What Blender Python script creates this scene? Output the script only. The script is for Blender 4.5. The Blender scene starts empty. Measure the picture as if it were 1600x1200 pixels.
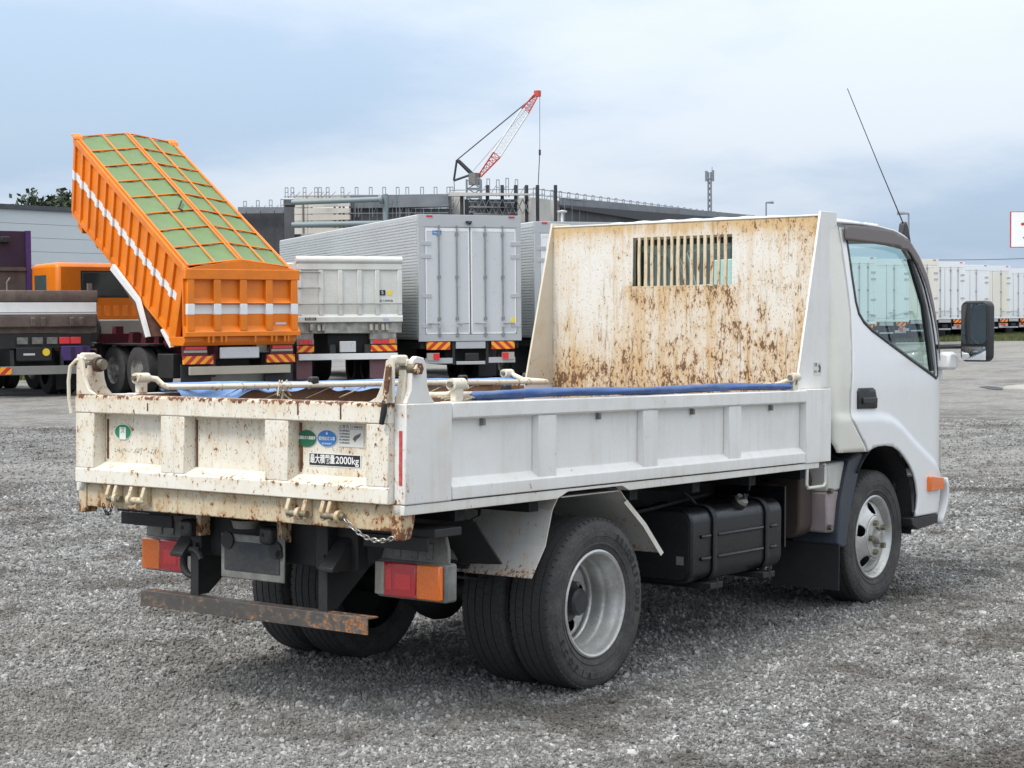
import bpy, bmesh, math, random
import numpy as np
from mathutils import Vector, Matrix, geometry
R = math.radians
rng = random.Random(7)
sc = bpy.context.scene
COL = sc.collection

# ------------------------------------------------------------------ camera
FPX, CAM, YAW, PITCH, ROLL = 2763.03, Vector((-4.56478, -4.71875, 1.47145)), .63976, -.03615, -.0076
d_ = Vector((math.cos(YAW)*math.cos(PITCH), math.sin(YAW)*math.cos(PITCH), math.sin(PITCH)))
r_ = Vector((math.sin(YAW), -math.cos(YAW), 0)); u_ = r_.cross(d_)
r2 = r_*math.cos(ROLL)+u_*math.sin(ROLL); u2 = -r_*math.sin(ROLL)+u_*math.cos(ROLL)
cam = bpy.data.objects.new('camera', bpy.data.cameras.new('camera')); COL.objects.link(cam)
cam.matrix_world = Matrix(((r2.x, u2.x, -d_.x, CAM.x), (r2.y, u2.y, -d_.y, CAM.y), (r2.z, u2.z, -d_.z, CAM.z), (0, 0, 0, 1)))
cam.data.sensor_width = 36; cam.data.lens = FPX/1600*36; cam.data.clip_end = 6000; cam.data.clip_start = .05
sc.camera = cam
FWD = Vector((math.cos(YAW), math.sin(YAW), 0)); RGT = r_.copy()

# ------------------------------------------------------------------ node helper
class G:
    def __init__(s, nt): s.nt = nt
    def n(s, typ, ins=None, **props):
        nd = s.nt.nodes.new(typ)
        for k, v in props.items(): setattr(nd, k, v)
        for k, v in (ins or {}).items():
            sk = nd.inputs[k]
            if isinstance(v, bpy.types.NodeSocket): s.nt.links.new(v, sk)
            else: sk.default_value = v
        return nd
    def math(s, op, a, b=0., clamp=False):
        return s.n('ShaderNodeMath', {0: a, 1: b}, operation=op, use_clamp=clamp).outputs[0]
    def mr(s, v, a, b, c=0., d=1., smooth=False):
        return s.n('ShaderNodeMapRange', {'Value': v, 'From Min': a, 'From Max': b, 'To Min': c, 'To Max': d},
                   interpolation_type='SMOOTHSTEP' if smooth else 'LINEAR').outputs[0]
    def mix(s, f, a, b, blend='MIX'):
        nd = s.n('ShaderNodeMix', data_type='RGBA', blend_type=blend)
        for i, v in ((0, f), (6, a), (7, b)):
            if isinstance(v, bpy.types.NodeSocket): s.nt.links.new(v, nd.inputs[i])
            else: nd.inputs[i].default_value = v if i == 0 else (*v[:3], 1)
        return nd.outputs[2]
    def noise(s, co, scale, detail=3, rough=.55, xyz=None, w=0):
        if xyz or w:
            co = s.n('ShaderNodeMapping', {'Vector': co, 'Scale': xyz or (1, 1, 1), 'Location': (w, w*1.7, w*.6)}).outputs[0]
        return s.n('ShaderNodeTexNoise', {'Vector': co, 'Scale': scale, 'Detail': detail, 'Roughness': rough}).outputs[0]
    def obj(s): return s.n('ShaderNodeTexCoord').outputs['Object']
    def sep(s, co):
        o = s.n('ShaderNodeSeparateXYZ', {0: co}).outputs; return o[0], o[1], o[2]
def newmat(name):
    m = bpy.data.materials.new(name); m.use_nodes = True; nt = m.node_tree; nt.nodes.clear()
    out = nt.nodes.new('ShaderNodeOutputMaterial'); return m, G(nt), out
def fin(g, out, col, rough=.5, metal=0., bump=None, bstr=.3, bdist=.004, **kw):
    b = g.n('ShaderNodeBsdfPrincipled', {'Base Color': col if isinstance(col, bpy.types.NodeSocket) else (*col, 1), 'Roughness': rough, 'Metallic': metal})
    for k, v in kw.items(): b.inputs[k.replace('_', ' ')].default_value = v
    if bump is not None:
        bp = g.n('ShaderNodeBump', {'Height': bump, 'Strength': bstr, 'Distance': bdist})
        g.nt.links.new(bp.outputs[0], b.inputs['Normal'])
    g.nt.links.new(b.outputs[0], out.inputs[0]); return b
def pm(name, col, rough=.5, metal=0., var=.25, scale=6., dirt=None, dirt_amt=.35, bump=0., **kw):
    """plain material with uneven colour, grime and roughness"""
    m, g, out = newmat(name); co = g.obj()
    n1 = g.noise(co, scale, 4); n2 = g.noise(co, scale*9, 3, w=3)
    c2 = tuple(c*(1-var) for c in col)
    c = g.mix(g.mr(n1, .35, .7), col, c2)
    if dirt: c = g.mix(g.math('MULTIPLY', g.mr(g.math('ADD', g.math('MULTIPLY', n1, .6), g.math('MULTIPLY', n2, .4)), .42, .68), dirt_amt), c, dirt)
    fin(g, out, c, g.mr(n2, .3, .7, max(.02, rough-.08), min(1, rough+.1)), metal, n2 if bump else None, bump, **kw); return m

# ------------------------------------------------------------------ sky, sun, exposure
SUN_EL, SUN_AZ = 54., 168.      # azimuth of the sun, degrees from +x towards +y
w = bpy.data.worlds.new('World'); sc.world = w; w.use_nodes = True
nt = w.node_tree; nt.nodes.clear(); g = G(nt)
sky = g.n('ShaderNodeTexSky', sky_type='NISHITA', sun_disc=False, sun_elevation=R(SUN_EL), sun_rotation=R(90-SUN_AZ),
          air_density=1.3, dust_density=2.5, ozone_density=1.5, altitude=20)
dirn = g.n('ShaderNodeTexCoord').outputs['Generated']
sx, sy, sz = g.sep(dirn)
den = g.math('ADD', g.math('MAXIMUM', sz, 0.), .16)
pl = g.n('ShaderNodeCombineXYZ', {0: g.math('DIVIDE', sx, den), 1: g.math('DIVIDE', sy, den), 2: 0.}).outputs[0]
c1 = g.noise(pl, .50, 3, .45, w=6.1); c2 = g.noise(pl, 1.5, 6, .58, w=9.1)
cl = g.math('ADD', g.math('MULTIPLY', c1, .68), g.math('MULTIPLY', c2, .32))
thin = g.mr(cl, .40, .60, 0., 1., True)
cloudcol = g.mix(thin, (2.45, 3.20, 4.25), (4.05, 4.45, 4.95))
skyc = g.mix(g.mr(cl, .22, .5, .72, .97), sky.outputs[0], cloudcol)
ov = g.math('ADD', 1., g.math('MULTIPLY', g.math('MAXIMUM', sz, 0.), 2.))      # overcast sky: brighter overhead than at the horizon
skyc = g.mix(g.mr(sz, .12, .75), skyc, (4.15, 4.30, 4.45))      # thick white overcast above the blue-grey bands near the horizon
skyc = g.n('ShaderNodeVectorMath', {0: skyc, 3: ov}, operation='SCALE').outputs[0]
bg = g.n('ShaderNodeBackground', {'Color': skyc, 'Strength': .10})
wo = nt.nodes.new('ShaderNodeOutputWorld'); nt.links.new(bg.outputs[0], wo.inputs[0])
sl = bpy.data.lights.new('sun', 'SUN'); sl.energy = 1.5; sl.angle = R(18); sl.color = (1, .96, .90)
so = bpy.data.objects.new('sun', sl); COL.objects.link(so)
sv = Vector((math.cos(R(SUN_AZ))*math.cos(R(SUN_EL)), math.sin(R(SUN_AZ))*math.cos(R(SUN_EL)), math.sin(R(SUN_EL))))
so.rotation_euler = (-sv).to_track_quat('-Z', 'Y').to_euler(); so.location = (0, 0, 30)
sc.view_settings.view_transform = 'Standard'; sc.view_settings.look = 'None'; sc.view_settings.gamma = 1
sc.view_settings.use_curve_mapping = False; sc.view_settings.exposure = .74
sc.render.engine = 'CYCLES'

# ------------------------------------------------------------------ mesh builder
XR, TILT = 1.26236, .02069        # truck root (rear axle) and its nose-down tilt
class MB:
    def __init__(s): s.v = []; s.f = []
    def add(s, vs, fs):
        o = len(s.v); s.v += [tuple(v) for v in vs]; s.f += [tuple(i+o for i in f) for f in fs]; return s
    def box(s, x0, x1, y0, y1, z0, z1):
        return s.add([(x0, y0, z0), (x1, y0, z0), (x1, y1, z0), (x0, y1, z0), (x0, y0, z1), (x1, y0, z1), (x1, y1, z1), (x0, y1, z1)],
                     [(0, 3, 2, 1), (4, 5, 6, 7), (0, 1, 5, 4), (1, 2, 6, 5), (2, 3, 7, 6), (3, 0, 4, 7)])
    def prism(s, pts, ax, a, b):
        n = len(pts)
        def m(p, t): return {'x': (t, p[0], p[1]), 'y': (p[0], t, p[1]), 'z': (p[0], p[1], t)}[ax]
        return s.add([m(p, a) for p in pts]+[m(p, b) for p in pts],
                     [tuple(range(n)), tuple(range(2*n-1, n-1, -1))]+[(i, (i+1) % n, n+(i+1) % n, n+i) for i in range(n)])
    def plate(s, pts, vec):
        n = len(pts); v = Vector(vec)
        return s.add(list(pts)+[tuple(Vector(p)+v) for p in pts],
                     [tuple(range(n)), tuple(range(2*n-1, n-1, -1))]+[(i, (i+1) % n, n+(i+1) % n, n+i) for i in range(n)])
    def cyl(s, p0, p1, r0, r1=None, n=14): return s.tube([p0, p1], [r0, r0 if r1 is None else r1], n)
    def tube(s, pts, r, n=8):
        P = [Vector(p) for p in pts]; k = len(P); rad = r if isinstance(r, (list, tuple)) else [r]*k
        t0 = (P[1]-P[0]).normalized(); up = Vector((0, 0, 1)) if abs(t0.z) < .9 else Vector((1, 0, 0))
        e = t0.cross(up).normalized(); vs = []
        for i in range(k):
            t = ((P[min(i+1, k-1)]-P[i]).normalized()+(P[i]-P[max(i-1, 0)]).normalized()).normalized()
            e = (e-t*e.dot(t)).normalized(); b = t.cross(e)
            for j in range(n):
                a = 2*math.pi*j/n; vs.append(P[i]+(e*math.cos(a)+b*math.sin(a))*rad[i])
        fs = [(i*n+j, i*n+(j+1) % n, (i+1)*n+(j+1) % n, (i+1)*n+j) for i in range(k-1) for j in range(n)]
        fs += [tuple(range(n-1, -1, -1)), tuple((k-1)*n+j for j in range(n))]
        return s.add(vs, fs)
    def lathe(s, prof, c, n=48, sgn=1):     # axis along y, profile of (radius, y offset)
        k = len(prof); vs = []
        for rr, yy in prof:
            for j in range(n):
                a = 2*math.pi*j/n; vs.append((c[0]+rr*math.cos(a), c[1]+sgn*yy, c[2]+rr*math.sin(a)))
        return s.add(vs, [(i*n+j, i*n+(j+1) % n, (i+1)*n+(j+1) % n, (i+1)*n+j) for i in range(k-1) for j in range(n)])
    def grid(s, fn, nu, nv):
        vs = [fn(i/nu, j/nv) for i in range(nu+1) for j in range(nv+1)]; q = nv+1
        return s.add(vs, [(i*q+j, (i+1)*q+j, (i+1)*q+j+1, i*q+j+1) for i in range(nu) for j in range(nv)])
    def build(s, name, mat, parent=None, bevel=0., smooth=35, solid=0., seg=2, flip=False):
        me = bpy.data.meshes.new(name); me.from_pydata(s.v, [], s.f)
        bm = bmesh.new(); bm.from_mesh(me); bmesh.ops.recalc_face_normals(bm, faces=bm.faces)
        bm.to_mesh(me); bm.free()
        if smooth:
            me.polygons.foreach_set('use_smooth', [True]*len(me.polygons)); me.set_sharp_from_angle(angle=R(smooth))
        o = bpy.data.objects.new(name, me); COL.objects.link(o); me.materials.append(mat)
        if parent:
            o.parent = parent
            if parent.get('_tr'): o.location = (-XR, 0, 0)
        if solid:
            md = o.modifiers.new('solid', 'SOLIDIFY'); md.thickness = solid; md.offset = 0
        if bevel:
            md = o.modifiers.new('bevel', 'BEVEL'); md.width = bevel; md.segments = seg; md.limit_method = 'ANGLE'; md.angle_limit = R(40)
        return o
def tag(o, label, cat, group=None, kind=None):
    o['label'] = label
    if cat: o['category'] = cat
    if group: o['group'] = group
    if kind: o['kind'] = kind
    return o
def empty(name, loc, rz=0): 
    o = bpy.data.objects.new(name, None); COL.objects.link(o); o.location = loc; o.rotation_euler = (0, 0, rz); o.empty_display_size = .3; return o
def text(name, body, mat, parent, pos, right, up, size, width=None, tr=False, bold=0., align='CENTER'):
    cu = bpy.data.curves.new('t', 'FONT'); cu.body = body; cu.size = size; cu.align_x = align; cu.align_y = 'CENTER'; cu.offset = bold; cu.extrude = .0004
    t = bpy.data.objects.new('t', cu); COL.objects.link(t)
    me = bpy.data.meshes.new_from_object(t.evaluated_get(bpy.context.evaluated_depsgraph_get()))
    bpy.data.objects.remove(t); bpy.data.curves.remove(cu)
    if width and len(me.vertices):
        xs = [v.co.x for v in me.vertices]; k = width/max(1e-6, max(xs)-min(xs)); me.transform(Matrix.Scale(k, 4, (1, 0, 0)))
    r = Vector(right).normalized(); u = Vector(up).normalized(); nn = r.cross(u)
    me.transform(Matrix(((r.x, u.x, nn.x, pos[0]), (r.y, u.y, nn.y, pos[1]), (r.z, u.z, nn.z, pos[2]), (0, 0, 0, 1))))
    me.name = name; me.materials.clear(); me.materials.append(mat)
    o = bpy.data.objects.new(name, me); COL.objects.link(o); o.parent = parent
    if parent.get('_tr'): o.location = (-XR, 0, 0)
    return o
def copy_part(o, parent, loc=None, rot=None):
    c = o.copy(); COL.objects.link(c); c.parent = parent
    if loc is not None: c.location = loc
    if rot is not None: c.rotation_euler = rot
    return c
def hor(px): return 500-.0076*(px-800)
def bgz(px, py, D): return CAM.z+(hor(px)-py)/FPX*D
def bg(px, D, z=0.):
    p = CAM+FWD*D+RGT*((px-800)/FPX*D); p.z = z; return p
def sstep(t): t = min(1, max(0, t)); return t*t*(3-2*t)
def gh(x, y):
    v = Vector((x-CAM.x, y-CAM.y, 0)); lat = v.dot(RGT); D = v.dot(FWD)
    return .38*sstep((lat-5)/16)*sstep((D-28)/45)

# ------------------------------------------------------------------ materials
def paint(name, base, base2, rough=.42, thr=.66, cs=(60, 60, 34), rust=(.085, .032, .014), halo=(.50, .30, .12), halo_amt=.5,
          stain=(.55, .40, .22), stain_amt=.25, streak=.25, dens=(), stdens=(), dirt=(.30, .25, .19), coat=.15, drip=0., boxes=(), clump=.22):
    """chipped, rust-streaked paint; dens / stdens: (axis, from, to, amount) linear ramps that add chips / staining"""
    m, g, out = newmat(name); co = g.obj(); ax = dict(zip('xyz', g.sep(co)))
    big = g.noise(co, 2.3, 4); mid = g.noise(co, 9, 4, w=5)
    col = g.mix(g.mr(big, .35, .68), base, base2)
    st = g.noise(co, 1., 4, .6, xyz=(26, 26, 1.6), w=2)
    def ramp(lst):
        tot = None
        for a, f, t, amt in lst:
            r = g.mr(ax[a], f, t, 0., amt, True); tot = r if tot is None else g.math('ADD', tot, r)
        return tot
    dn = ramp(dens); sd = ramp(stdens)
    for y0, y1, za, zb_, ca, sa in boxes:      # rust that starts along an edge za and runs down to zb_ between y0 and y1
        bm_ = g.math('MULTIPLY', g.math('MULTIPLY', g.mr(ax['y'], y0-.05, y0+.04), g.mr(ax['y'], y1+.05, y1-.04)), g.math('MULTIPLY', g.mr(ax['z'], za+.012, za), g.mr(ax['z'], zb_, za, 0., 1., True)))
        dn = g.math('ADD', dn, g.math('MULTIPLY', bm_, ca)); sd = g.math('ADD', sd, g.math('MULTIPLY', bm_, sa))
    smask = g.mr(st, .50, .72, 0., streak)
    smask = g.math('ADD', smask, g.mr(mid, .48, .70, 0., stain_amt))
    if sd is not None: smask = g.math('ADD', smask, g.math('MULTIPLY', sd, g.mr(g.math('ADD', g.math('MULTIPLY', st, .5), g.math('MULTIPLY', big, .5)), .36, .6, .25, 1.)))
    col = g.mix(g.math('MINIMUM', smask, .93), col, stain)
    fine = g.noise(co, 1., 4, .62, xyz=cs, w=1); fine2 = g.noise(co, 1., 3, .6, xyz=tuple(c*2.6 for c in cs), w=7)
    f = g.math('ADD', g.math('MULTIPLY', fine, .72), g.math('MULTIPLY', fine2, .28))
    f = g.math('ADD', f, g.math('ADD', g.math('MULTIPLY', g.math('SUBTRACT', mid, .5), clump), g.math('MULTIPLY', g.math('SUBTRACT', big, .5), clump*.6)))
    if dn is not None: f = g.math('ADD', f, dn)
    chip = g.mr(f, thr, thr+.022)
    col = g.mix(g.mr(f, thr-.09, thr, 0., halo_amt), col, halo)
    rcol = g.mix(g.mr(fine2, .4, .62), rust, tuple(min(1, c*2.1) for c in rust))
    col = g.mix(chip, col, rcol)
    if drip:       # thin vertical rust runs and fine scratches
        dn_ = g.noise(co, 1., 3, .6, xyz=(75, 75, 5.5), w=13); dm = g.noise(co, 3.2, 3, .5, w=17)
        dd = g.math('MULTIPLY', g.mr(dn_, .585, .635), g.mr(dm, .42, .60)); col = g.mix(g.math('MULTIPLY', dd, drip), col, (.20, .12, .07))
        sp = g.noise(co, 1., 2, .5, xyz=(150, 150, 70), w=19); col = g.mix(g.math('MULTIPLY', g.mr(sp, .64, .68), .8), col, (.13, .09, .06))
        chip = g.math('MAXIMUM', chip, g.math('MULTIPLY', dd, .4))
    gr = g.noise(co, 120, 2, w=11)
    col = g.mix(g.mr(gr, .55, .8, 0., .10), col, dirt)
    h = g.math('SUBTRACT', g.math('MULTIPLY', mid, .25), chip)
    b = fin(g, out, col, g.mr(chip, 0, 1, rough, .9), 0., h, .35, .0015)
    b.inputs['Coat Weight'].default_value = coat; b.inputs['Coat Roughness'].default_value = .25
    return m
M = {}
M['side'] = paint('white_side_paint', (.765, .755, .73), (.71, .70, .675), thr=.69, cs=(46, 46, 26), halo_amt=.3, stain=(.52, .45, .33), stain_amt=.16, streak=.20, stdens=(('z', .86, .815, .25), ('z', .80, .783, .25)), rust=(.06, .04, .03))
M['corner'] = paint('corner_paint', (.72, .71, .685), (.66, .65, .62), thr=.70, cs=(50, 50, 30), halo_amt=.6, stain_amt=.2, streak=.2, dens=(('x', .09, -.01, .10), ('z', .90, .82, .04)))
M['cream'] = paint('cream_tailgate_paint', (.755, .715, .62), (.69, .635, .53), thr=.66, cs=(52, 44, 30), halo_amt=.55, stain_amt=.34, streak=.30, drip=.22,
                   dens=(('z', 1.140, 1.164, .20), ('z', .840, .818, .10), ('z', 1.112, 1.094, .03), ('y', -.70, -.80, .035), ('y', .70, .82, .03)), stdens=(('z', 1.11, 1.165, .35), ('z', .87, .82, .35)))
M['creamledge'] = paint('cream_ledge_paint', (.77, .745, .67), (.71, .665, .56), thr=.635, cs=(60, 50, 40), halo_amt=.5, stain_amt=.25, streak=.1, dens=(('z', .905, .872, .05), ('z', .872, .84, -.04)))
M['sill'] = paint('rusty_sill_paint', (.62, .54, .39), (.50, .40, .25), thr=.615, cs=(40, 36, 26), halo=(.42, .22, .08), halo_amt=.7, stain=(.45, .28, .12), stain_amt=.5, streak=.35, dens=(('z', .745, .722, .10), ('y', -.55, -.8, .06)), drip=.4)
M['hboard'] = paint('rusty_headboard_paint', (.745, .72, .66), (.70, .655, .55), thr=.632, cs=(64, 64, 32), rust=(.105, .056, .030), halo=(.48, .29, .12), halo_amt=.6,
                    stain=(.60, .405, .185), stain_amt=.28, streak=.45, drip=.6, clump=.34, boxes=((-.33, .31, 1.682, 1.36, .085, .95), (-.80, .80, 2.006, 1.86, .03, .9), (-.81, -.70, 1.95, .9, .03, .5)), dens=(('z', 1.62, 1.15, .085), ('z', 1.36, 1.17, .035), ('y', .1, -.45, .012), ('y', .35, .75, -.03), ('z', 1.72, 1.60, .012)),
                    stdens=(('z', 1.62, 1.18, .9), ('z', 1.93, 2.0, .75), ('y', -.55, -.8, .1)))
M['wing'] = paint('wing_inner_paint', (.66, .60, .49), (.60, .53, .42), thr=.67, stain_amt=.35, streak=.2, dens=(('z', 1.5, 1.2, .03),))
M['bar'] = paint('slot_bar_paint', (.68, .58, .40), (.60, .47, .28), thr=.60, cs=(40, 40, 18), halo_amt=.7, stain_amt=.5)
M['fender'] = paint('fender_paint', (.68, .67, .64), (.61, .60, .565), thr=.67, halo=(.5, .25, .07), halo_amt=.6, stain_amt=.22, streak=.25, dens=(('z', .57, .48, .14),), rust=(.14, .05, .015))
M['floor'] = pm('rusty_bed_floor', (.16, .085, .055), .85, var=.5, scale=9, dirt=(.07, .05, .04), dirt_amt=.7, bump=.4)
M['inner'] = paint('rusty_inner_wall', (.30, .19, .12), (.22, .13, .085), thr=.6, stain=(.16, .085, .05), stain_amt=.6, streak=.5)
M['cab'] = paint('cab_white_paint', (.80, .80, .795), (.78, .78, .775), rough=.22, thr=.80, stain=(.60, .58, .52), stain_amt=.05, streak=.05, halo_amt=.1, coat=.55)
M['cabcream'] = paint('cab_rear_cream_paint', (.70, .685, .61), (.66, .645, .57), rough=.3, thr=.79, stain_amt=.08, streak=.06, halo_amt=.1, coat=.4)
M['black'] = pm('chassis_black', (.012, .0125, .014), .6, var=.4, scale=8, dirt=(.07, .062, .055), dirt_amt=.28, bump=.15)
M['dark'] = pm('dark_underside', (.012, .012, .013), .8, var=.4)
M['tank'] = pm('tank_black_paint', (.007, .008, .010), .33, var=.3, scale=5, dirt=(.03, .028, .025), dirt_amt=.2)
M['rubber'] = pm('tyre_rubber', (.034, .034, .036), .82, var=.3, scale=14, dirt=(.10, .092, .082), dirt_amt=.55, bump=.3)
m, g, out = newmat('tyre_rubber_siped'); co = g.obj(); ox, oy, oz = g.sep(co); n1 = g.noise(co, 11, 4); n2 = g.noise(co, 90, 3, w=3)
an_ = g.math('ARCTAN2', oz, ox); rr_ = g.math('SQRT', g.math('ADD', g.math('MULTIPLY', ox, ox), g.math('MULTIPLY', oz, oz)))
fr = g.math('FRACT', g.math('ADD', g.math('MULTIPLY', an_, 9.5), g.math('ADD', g.math('MULTIPLY', g.math('FLOOR', g.math('DIVIDE', g.math('ADD', oy, .0195), .0385)), .41), g.math('MULTIPLY', oy, 6.))))
sip = g.math('MULTIPLY', g.math('LESS_THAN', fr, .075), g.math('MULTIPLY', g.math('GREATER_THAN', rr_, .336), g.math('LESS_THAN', g.math('ABSOLUTE', oy), .080)))
side = g.mr(rr_, .335, .325); c = g.mix(g.mr(n1, .35, .7), (.038, .038, .040), (.026, .026, .028))
c = g.mix(g.math('MULTIPLY', g.mr(g.math('ADD', g.math('MULTIPLY', n1, .6), g.math('MULTIPLY', n2, .4)), .40, .64), g.mr(side, 0, 1, .22, .62)), c, (.125, .115, .10))
c = g.mix(g.math('MULTIPLY', sip, g.mr(n1, .35, .6, .15, .8)), c, (.012, .012, .012)); fin(g, out, c, .82, 0., g.math('SUBTRACT', g.math('MULTIPLY', n2, .4), sip), .6, .003); M['tyre'] = m
M['flap'] = pm('flap_rubber', (.018, .019, .022), .65, var=.3, dirt=(.06, .056, .052), dirt_amt=.35)
M['steel'] = pm('wheel_silver', (.60, .60, .58), .34, .5, var=.2, scale=9, dirt=(.22, .18, .14), dirt_amt=.45)
M['steeld'] = pm('wheel_disc_grey', (.36, .35, .32), .55, .25, var=.35, scale=12, dirt=(.10, .075, .055), dirt_amt=.7)
M['nut'] = pm('wheel_nut_metal', (.30, .27, .20), .5, .6, var=.4, scale=30, dirt=(.09, .06, .03), dirt_amt=.5)
M['hub'] = pm('hub_black', (.02, .022, .027), .5, var=.3, dirt=(.10, .09, .08), dirt_amt=.4)
M['barm'] = paint('underrun_bar_paint', (.055, .053, .05), (.075, .07, .065), thr=.60, cs=(40, 30, 40), rust=(.16, .07, .03), halo=(.16, .12, .09), halo_amt=.7, stain=(.12, .085, .06), stain_amt=.5, streak=.1, dens=(('y', -.25, -.6, .12),), coat=0)
M['galv'] = pm('grey_bracket_metal', (.24, .24, .22), .6, .2, var=.35, scale=10, dirt=(.10, .09, .08), dirt_amt=.5)
M['chain'] = pm('chain_steel', (.36, .35, .32), .42, .8)
def lens(name, col, rough=.12):
    m, g, out = newmat(name); co = g.obj()
    wv = g.n('ShaderNodeTexVoronoi', {'Vector': co, 'Scale': 150.}, feature='F1', distance='CHEBYCHEV').outputs[0]
    c = g.mix(g.mr(wv, .2, .7), col, tuple(x*.8 for x in col))
    b = fin(g, out, c, rough, 0., wv, .25, .002); b.inputs['Coat Weight'].default_value = 1; return m
M['red'] = lens('red_lens', (.56, .010, .022)); M['reddk'] = lens('dark_red_lens', (.78, .02, .03)); M['amber'] = lens('amber_lens', (.90, .18, .008)); M['clear'] = lens('clear_lens', (.42, .40, .34))
M['plastic'] = pm('black_plastic', (.016, .017, .019), .42, var=.2, dirt=(.06, .06, .06), dirt_amt=.2)
M['guard'] = pm('slate_mudguard_plastic', (.035, .045, .065), .5, var=.25, dirt=(.10, .10, .10), dirt_amt=.35)
M['seat'] = pm('seat_grey_fabric', (.12, .125, .135), .9, var=.2)
M['visor'] = None
def thinglass(name, tint, rough=.02, refl=.5):
    m, g, out = newmat(name)
    tr = g.n('ShaderNodeBsdfTransparent', {'Color': (*tint, 1)}); gl = g.n('ShaderNodeBsdfGlossy', {'Color': (.95, .97, 1, 1), 'Roughness': rough})
    fr = g.math('ADD', .04, g.math('MULTIPLY', .96, g.math('POWER', g.n('ShaderNodeLayerWeight', {'Blend': .5}).outputs['Facing'], 5.)))
    mx = g.n('ShaderNodeMixShader', {0: g.math('ADD', g.math('MULTIPLY', fr, refl), .02), 1: tr.outputs[0], 2: gl.outputs[0]})
    g.nt.links.new(mx.outputs[0], out.inputs[0]); return m
M['glass'] = thinglass('cab_glass', (.80, .92, .895), refl=1.)
M['visor'] = thinglass('smoked_visor', (.22, .17, .15), .12, .9)
m, g, out = newmat('visor_plastic'); co = g.obj()
tr = g.n('ShaderNodeBsdfTransparent', {'Color': (.35, .28, .26, 1)}); pb = g.n('ShaderNodeBsdfPrincipled', {'Base Color': (.15, .115, .105, 1), 'Roughness': .3})
mx = g.n('ShaderNodeMixShader', {0: .72, 1: tr.outputs[0], 2: pb.outputs[0]}); g.nt.links.new(mx.outputs[0], out.inputs[0]); M['visor'] = m
m, g, out = newmat('mirror_glass'); fin(g, out, (.85, .87, .88), .015, 1.); M['mirror'] = m
M['tarp'] = pm('blue_tarp', (.026, .085, .27), .45, var=.3, scale=12, dirt=(.25, .33, .45), dirt_amt=.35, bump=.3)
M['tarplight'] = pm('faded_blue_tarp', (.13, .27, .55), .5, var=.3, scale=10, dirt=(.35, .42, .52), dirt_amt=.4, bump=.3)
M['rope'] = pm('old_rope', (.55, .47, .34), .9, var=.35, scale=40)
M['pipe'] = paint('cream_pipe_paint', (.70, .66, .56), (.64, .57, .45), thr=.62, cs=(45, 45, 45), halo_amt=.6, stain_amt=.35, streak=.1)
M['bottle'] = pm('translucent_bottle', (.62, .61, .57), .4, var=.12, scale=10, dirt=(.4, .36, .3), dirt_amt=.3)
M['fluid'] = pm('bottle_with_fluid', (.36, .30, .295), .4, var=.2, scale=10)
M['wht'] = pm('white_print', (.80, .80, .78), .5, var=.06); M['blk'] = pm('black_print', (.02, .02, .022), .5, var=.1)
M['sgreen'] = pm('green_sticker', (.03, .25, .10), .4, var=.2, scale=40); M['sgreen2'] = pm('dark_green_sticker', (.015, .14, .07), .4, var=.2, scale=40)
M['sblue'] = pm('blue_sticker', (.03, .20, .55), .4, var=.2, scale=40); M['sred'] = pm('worn_red_strip', (.50, .03, .035), .5, var=.3, scale=60, dirt=(.6, .5, .4), dirt_amt=.3)
M['paper'] = pm('white_notice_print', (.66, .65, .61), .5, var=.06); M['ink'] = pm('grey_ink', (.12, .12, .12), .6)

# ------------------------------------------------------------------ ground
def patches(g, co, col):
    """damp brown patches, darker wheel lanes and pale dusty ground, in world metres"""
    big = g.noise(co, .22, 5, .6, w=2); med = g.noise(co, 1.1, 6, .66, w=8); sm = g.noise(co, 4.5, 4, .6, w=3); trk = g.noise(co, .8, 4, .6, xyz=(.22, 2.4, 1), w=5)
    d = g.math('ADD', g.math('MULTIPLY', med, .7), g.math('MULTIPLY', sm, .3))
    sp = g.noise(co, 7., 7, .78, w=21); col = g.mix(1., col, g.n('ShaderNodeCombineColor', {i: g.mr(sp, .34, .66, .52, 1.5) for i in range(3)}).outputs[0], 'MULTIPLY')
    col = g.mix(g.mr(d, .49, .58, 0., .80), col, (.052, .042, .033))
    col = g.mix(g.mr(trk, .50, .68, 0., .42), col, (.085, .078, .070))
    col = g.mix(g.mr(big, .40, .62, 0., .30), col, (.30, .285, .255))
    x = g.sep(co)[0]
    return g.mix(g.math('MULTIPLY', g.mr(x, 12., 50., 0., .42), g.mr(trk, .35, .62, 1., .35)), col, (.27, .252, .222))
def ground_mat(name, stones):
    m, g, out = newmat(name); co = g.obj()
    v1 = g.n('ShaderNodeTexVoronoi', {'Vector': co, 'Scale': stones}, feature='F1'); v2 = g.n('ShaderNodeTexVoronoi', {'Vector': co, 'Scale': stones*2.1}, feature='F1')
    s1 = g.sep(v1.outputs['Color'])[0]; s2 = g.sep(v2.outputs['Color'])[1]
    tone = g.math('ADD', g.math('MULTIPLY', s1, .5), g.math('MULTIPLY', s2, .5))
    col = g.mix(g.mr(tone, .1, .6), (.085, .085, .083), (.215, .212, .205)); col = g.mix(g.mr(tone, .6, 1.), col, (.52, .515, .50))
    gap = g.math('MAXIMUM', g.mr(v1.outputs[0], .50, .78), g.math('MULTIPLY', g.mr(v2.outputs[0], .5, .8), .6))
    col = g.mix(g.math('MULTIPLY', gap, .75), col, (.035, .033, .030))
    col = patches(g, co, col)
    h = g.math('ADD', g.math('MULTIPLY', g.math('SUBTRACT', 1., v1.outputs[0]), .6), g.math('MULTIPLY', g.math('SUBTRACT', 1., v2.outputs[0]), .35))
    fin(g, out, col, .9, 0., h, .8, .012); return m
M['ground'] = ground_mat('gravel_ground', 58)
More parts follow.
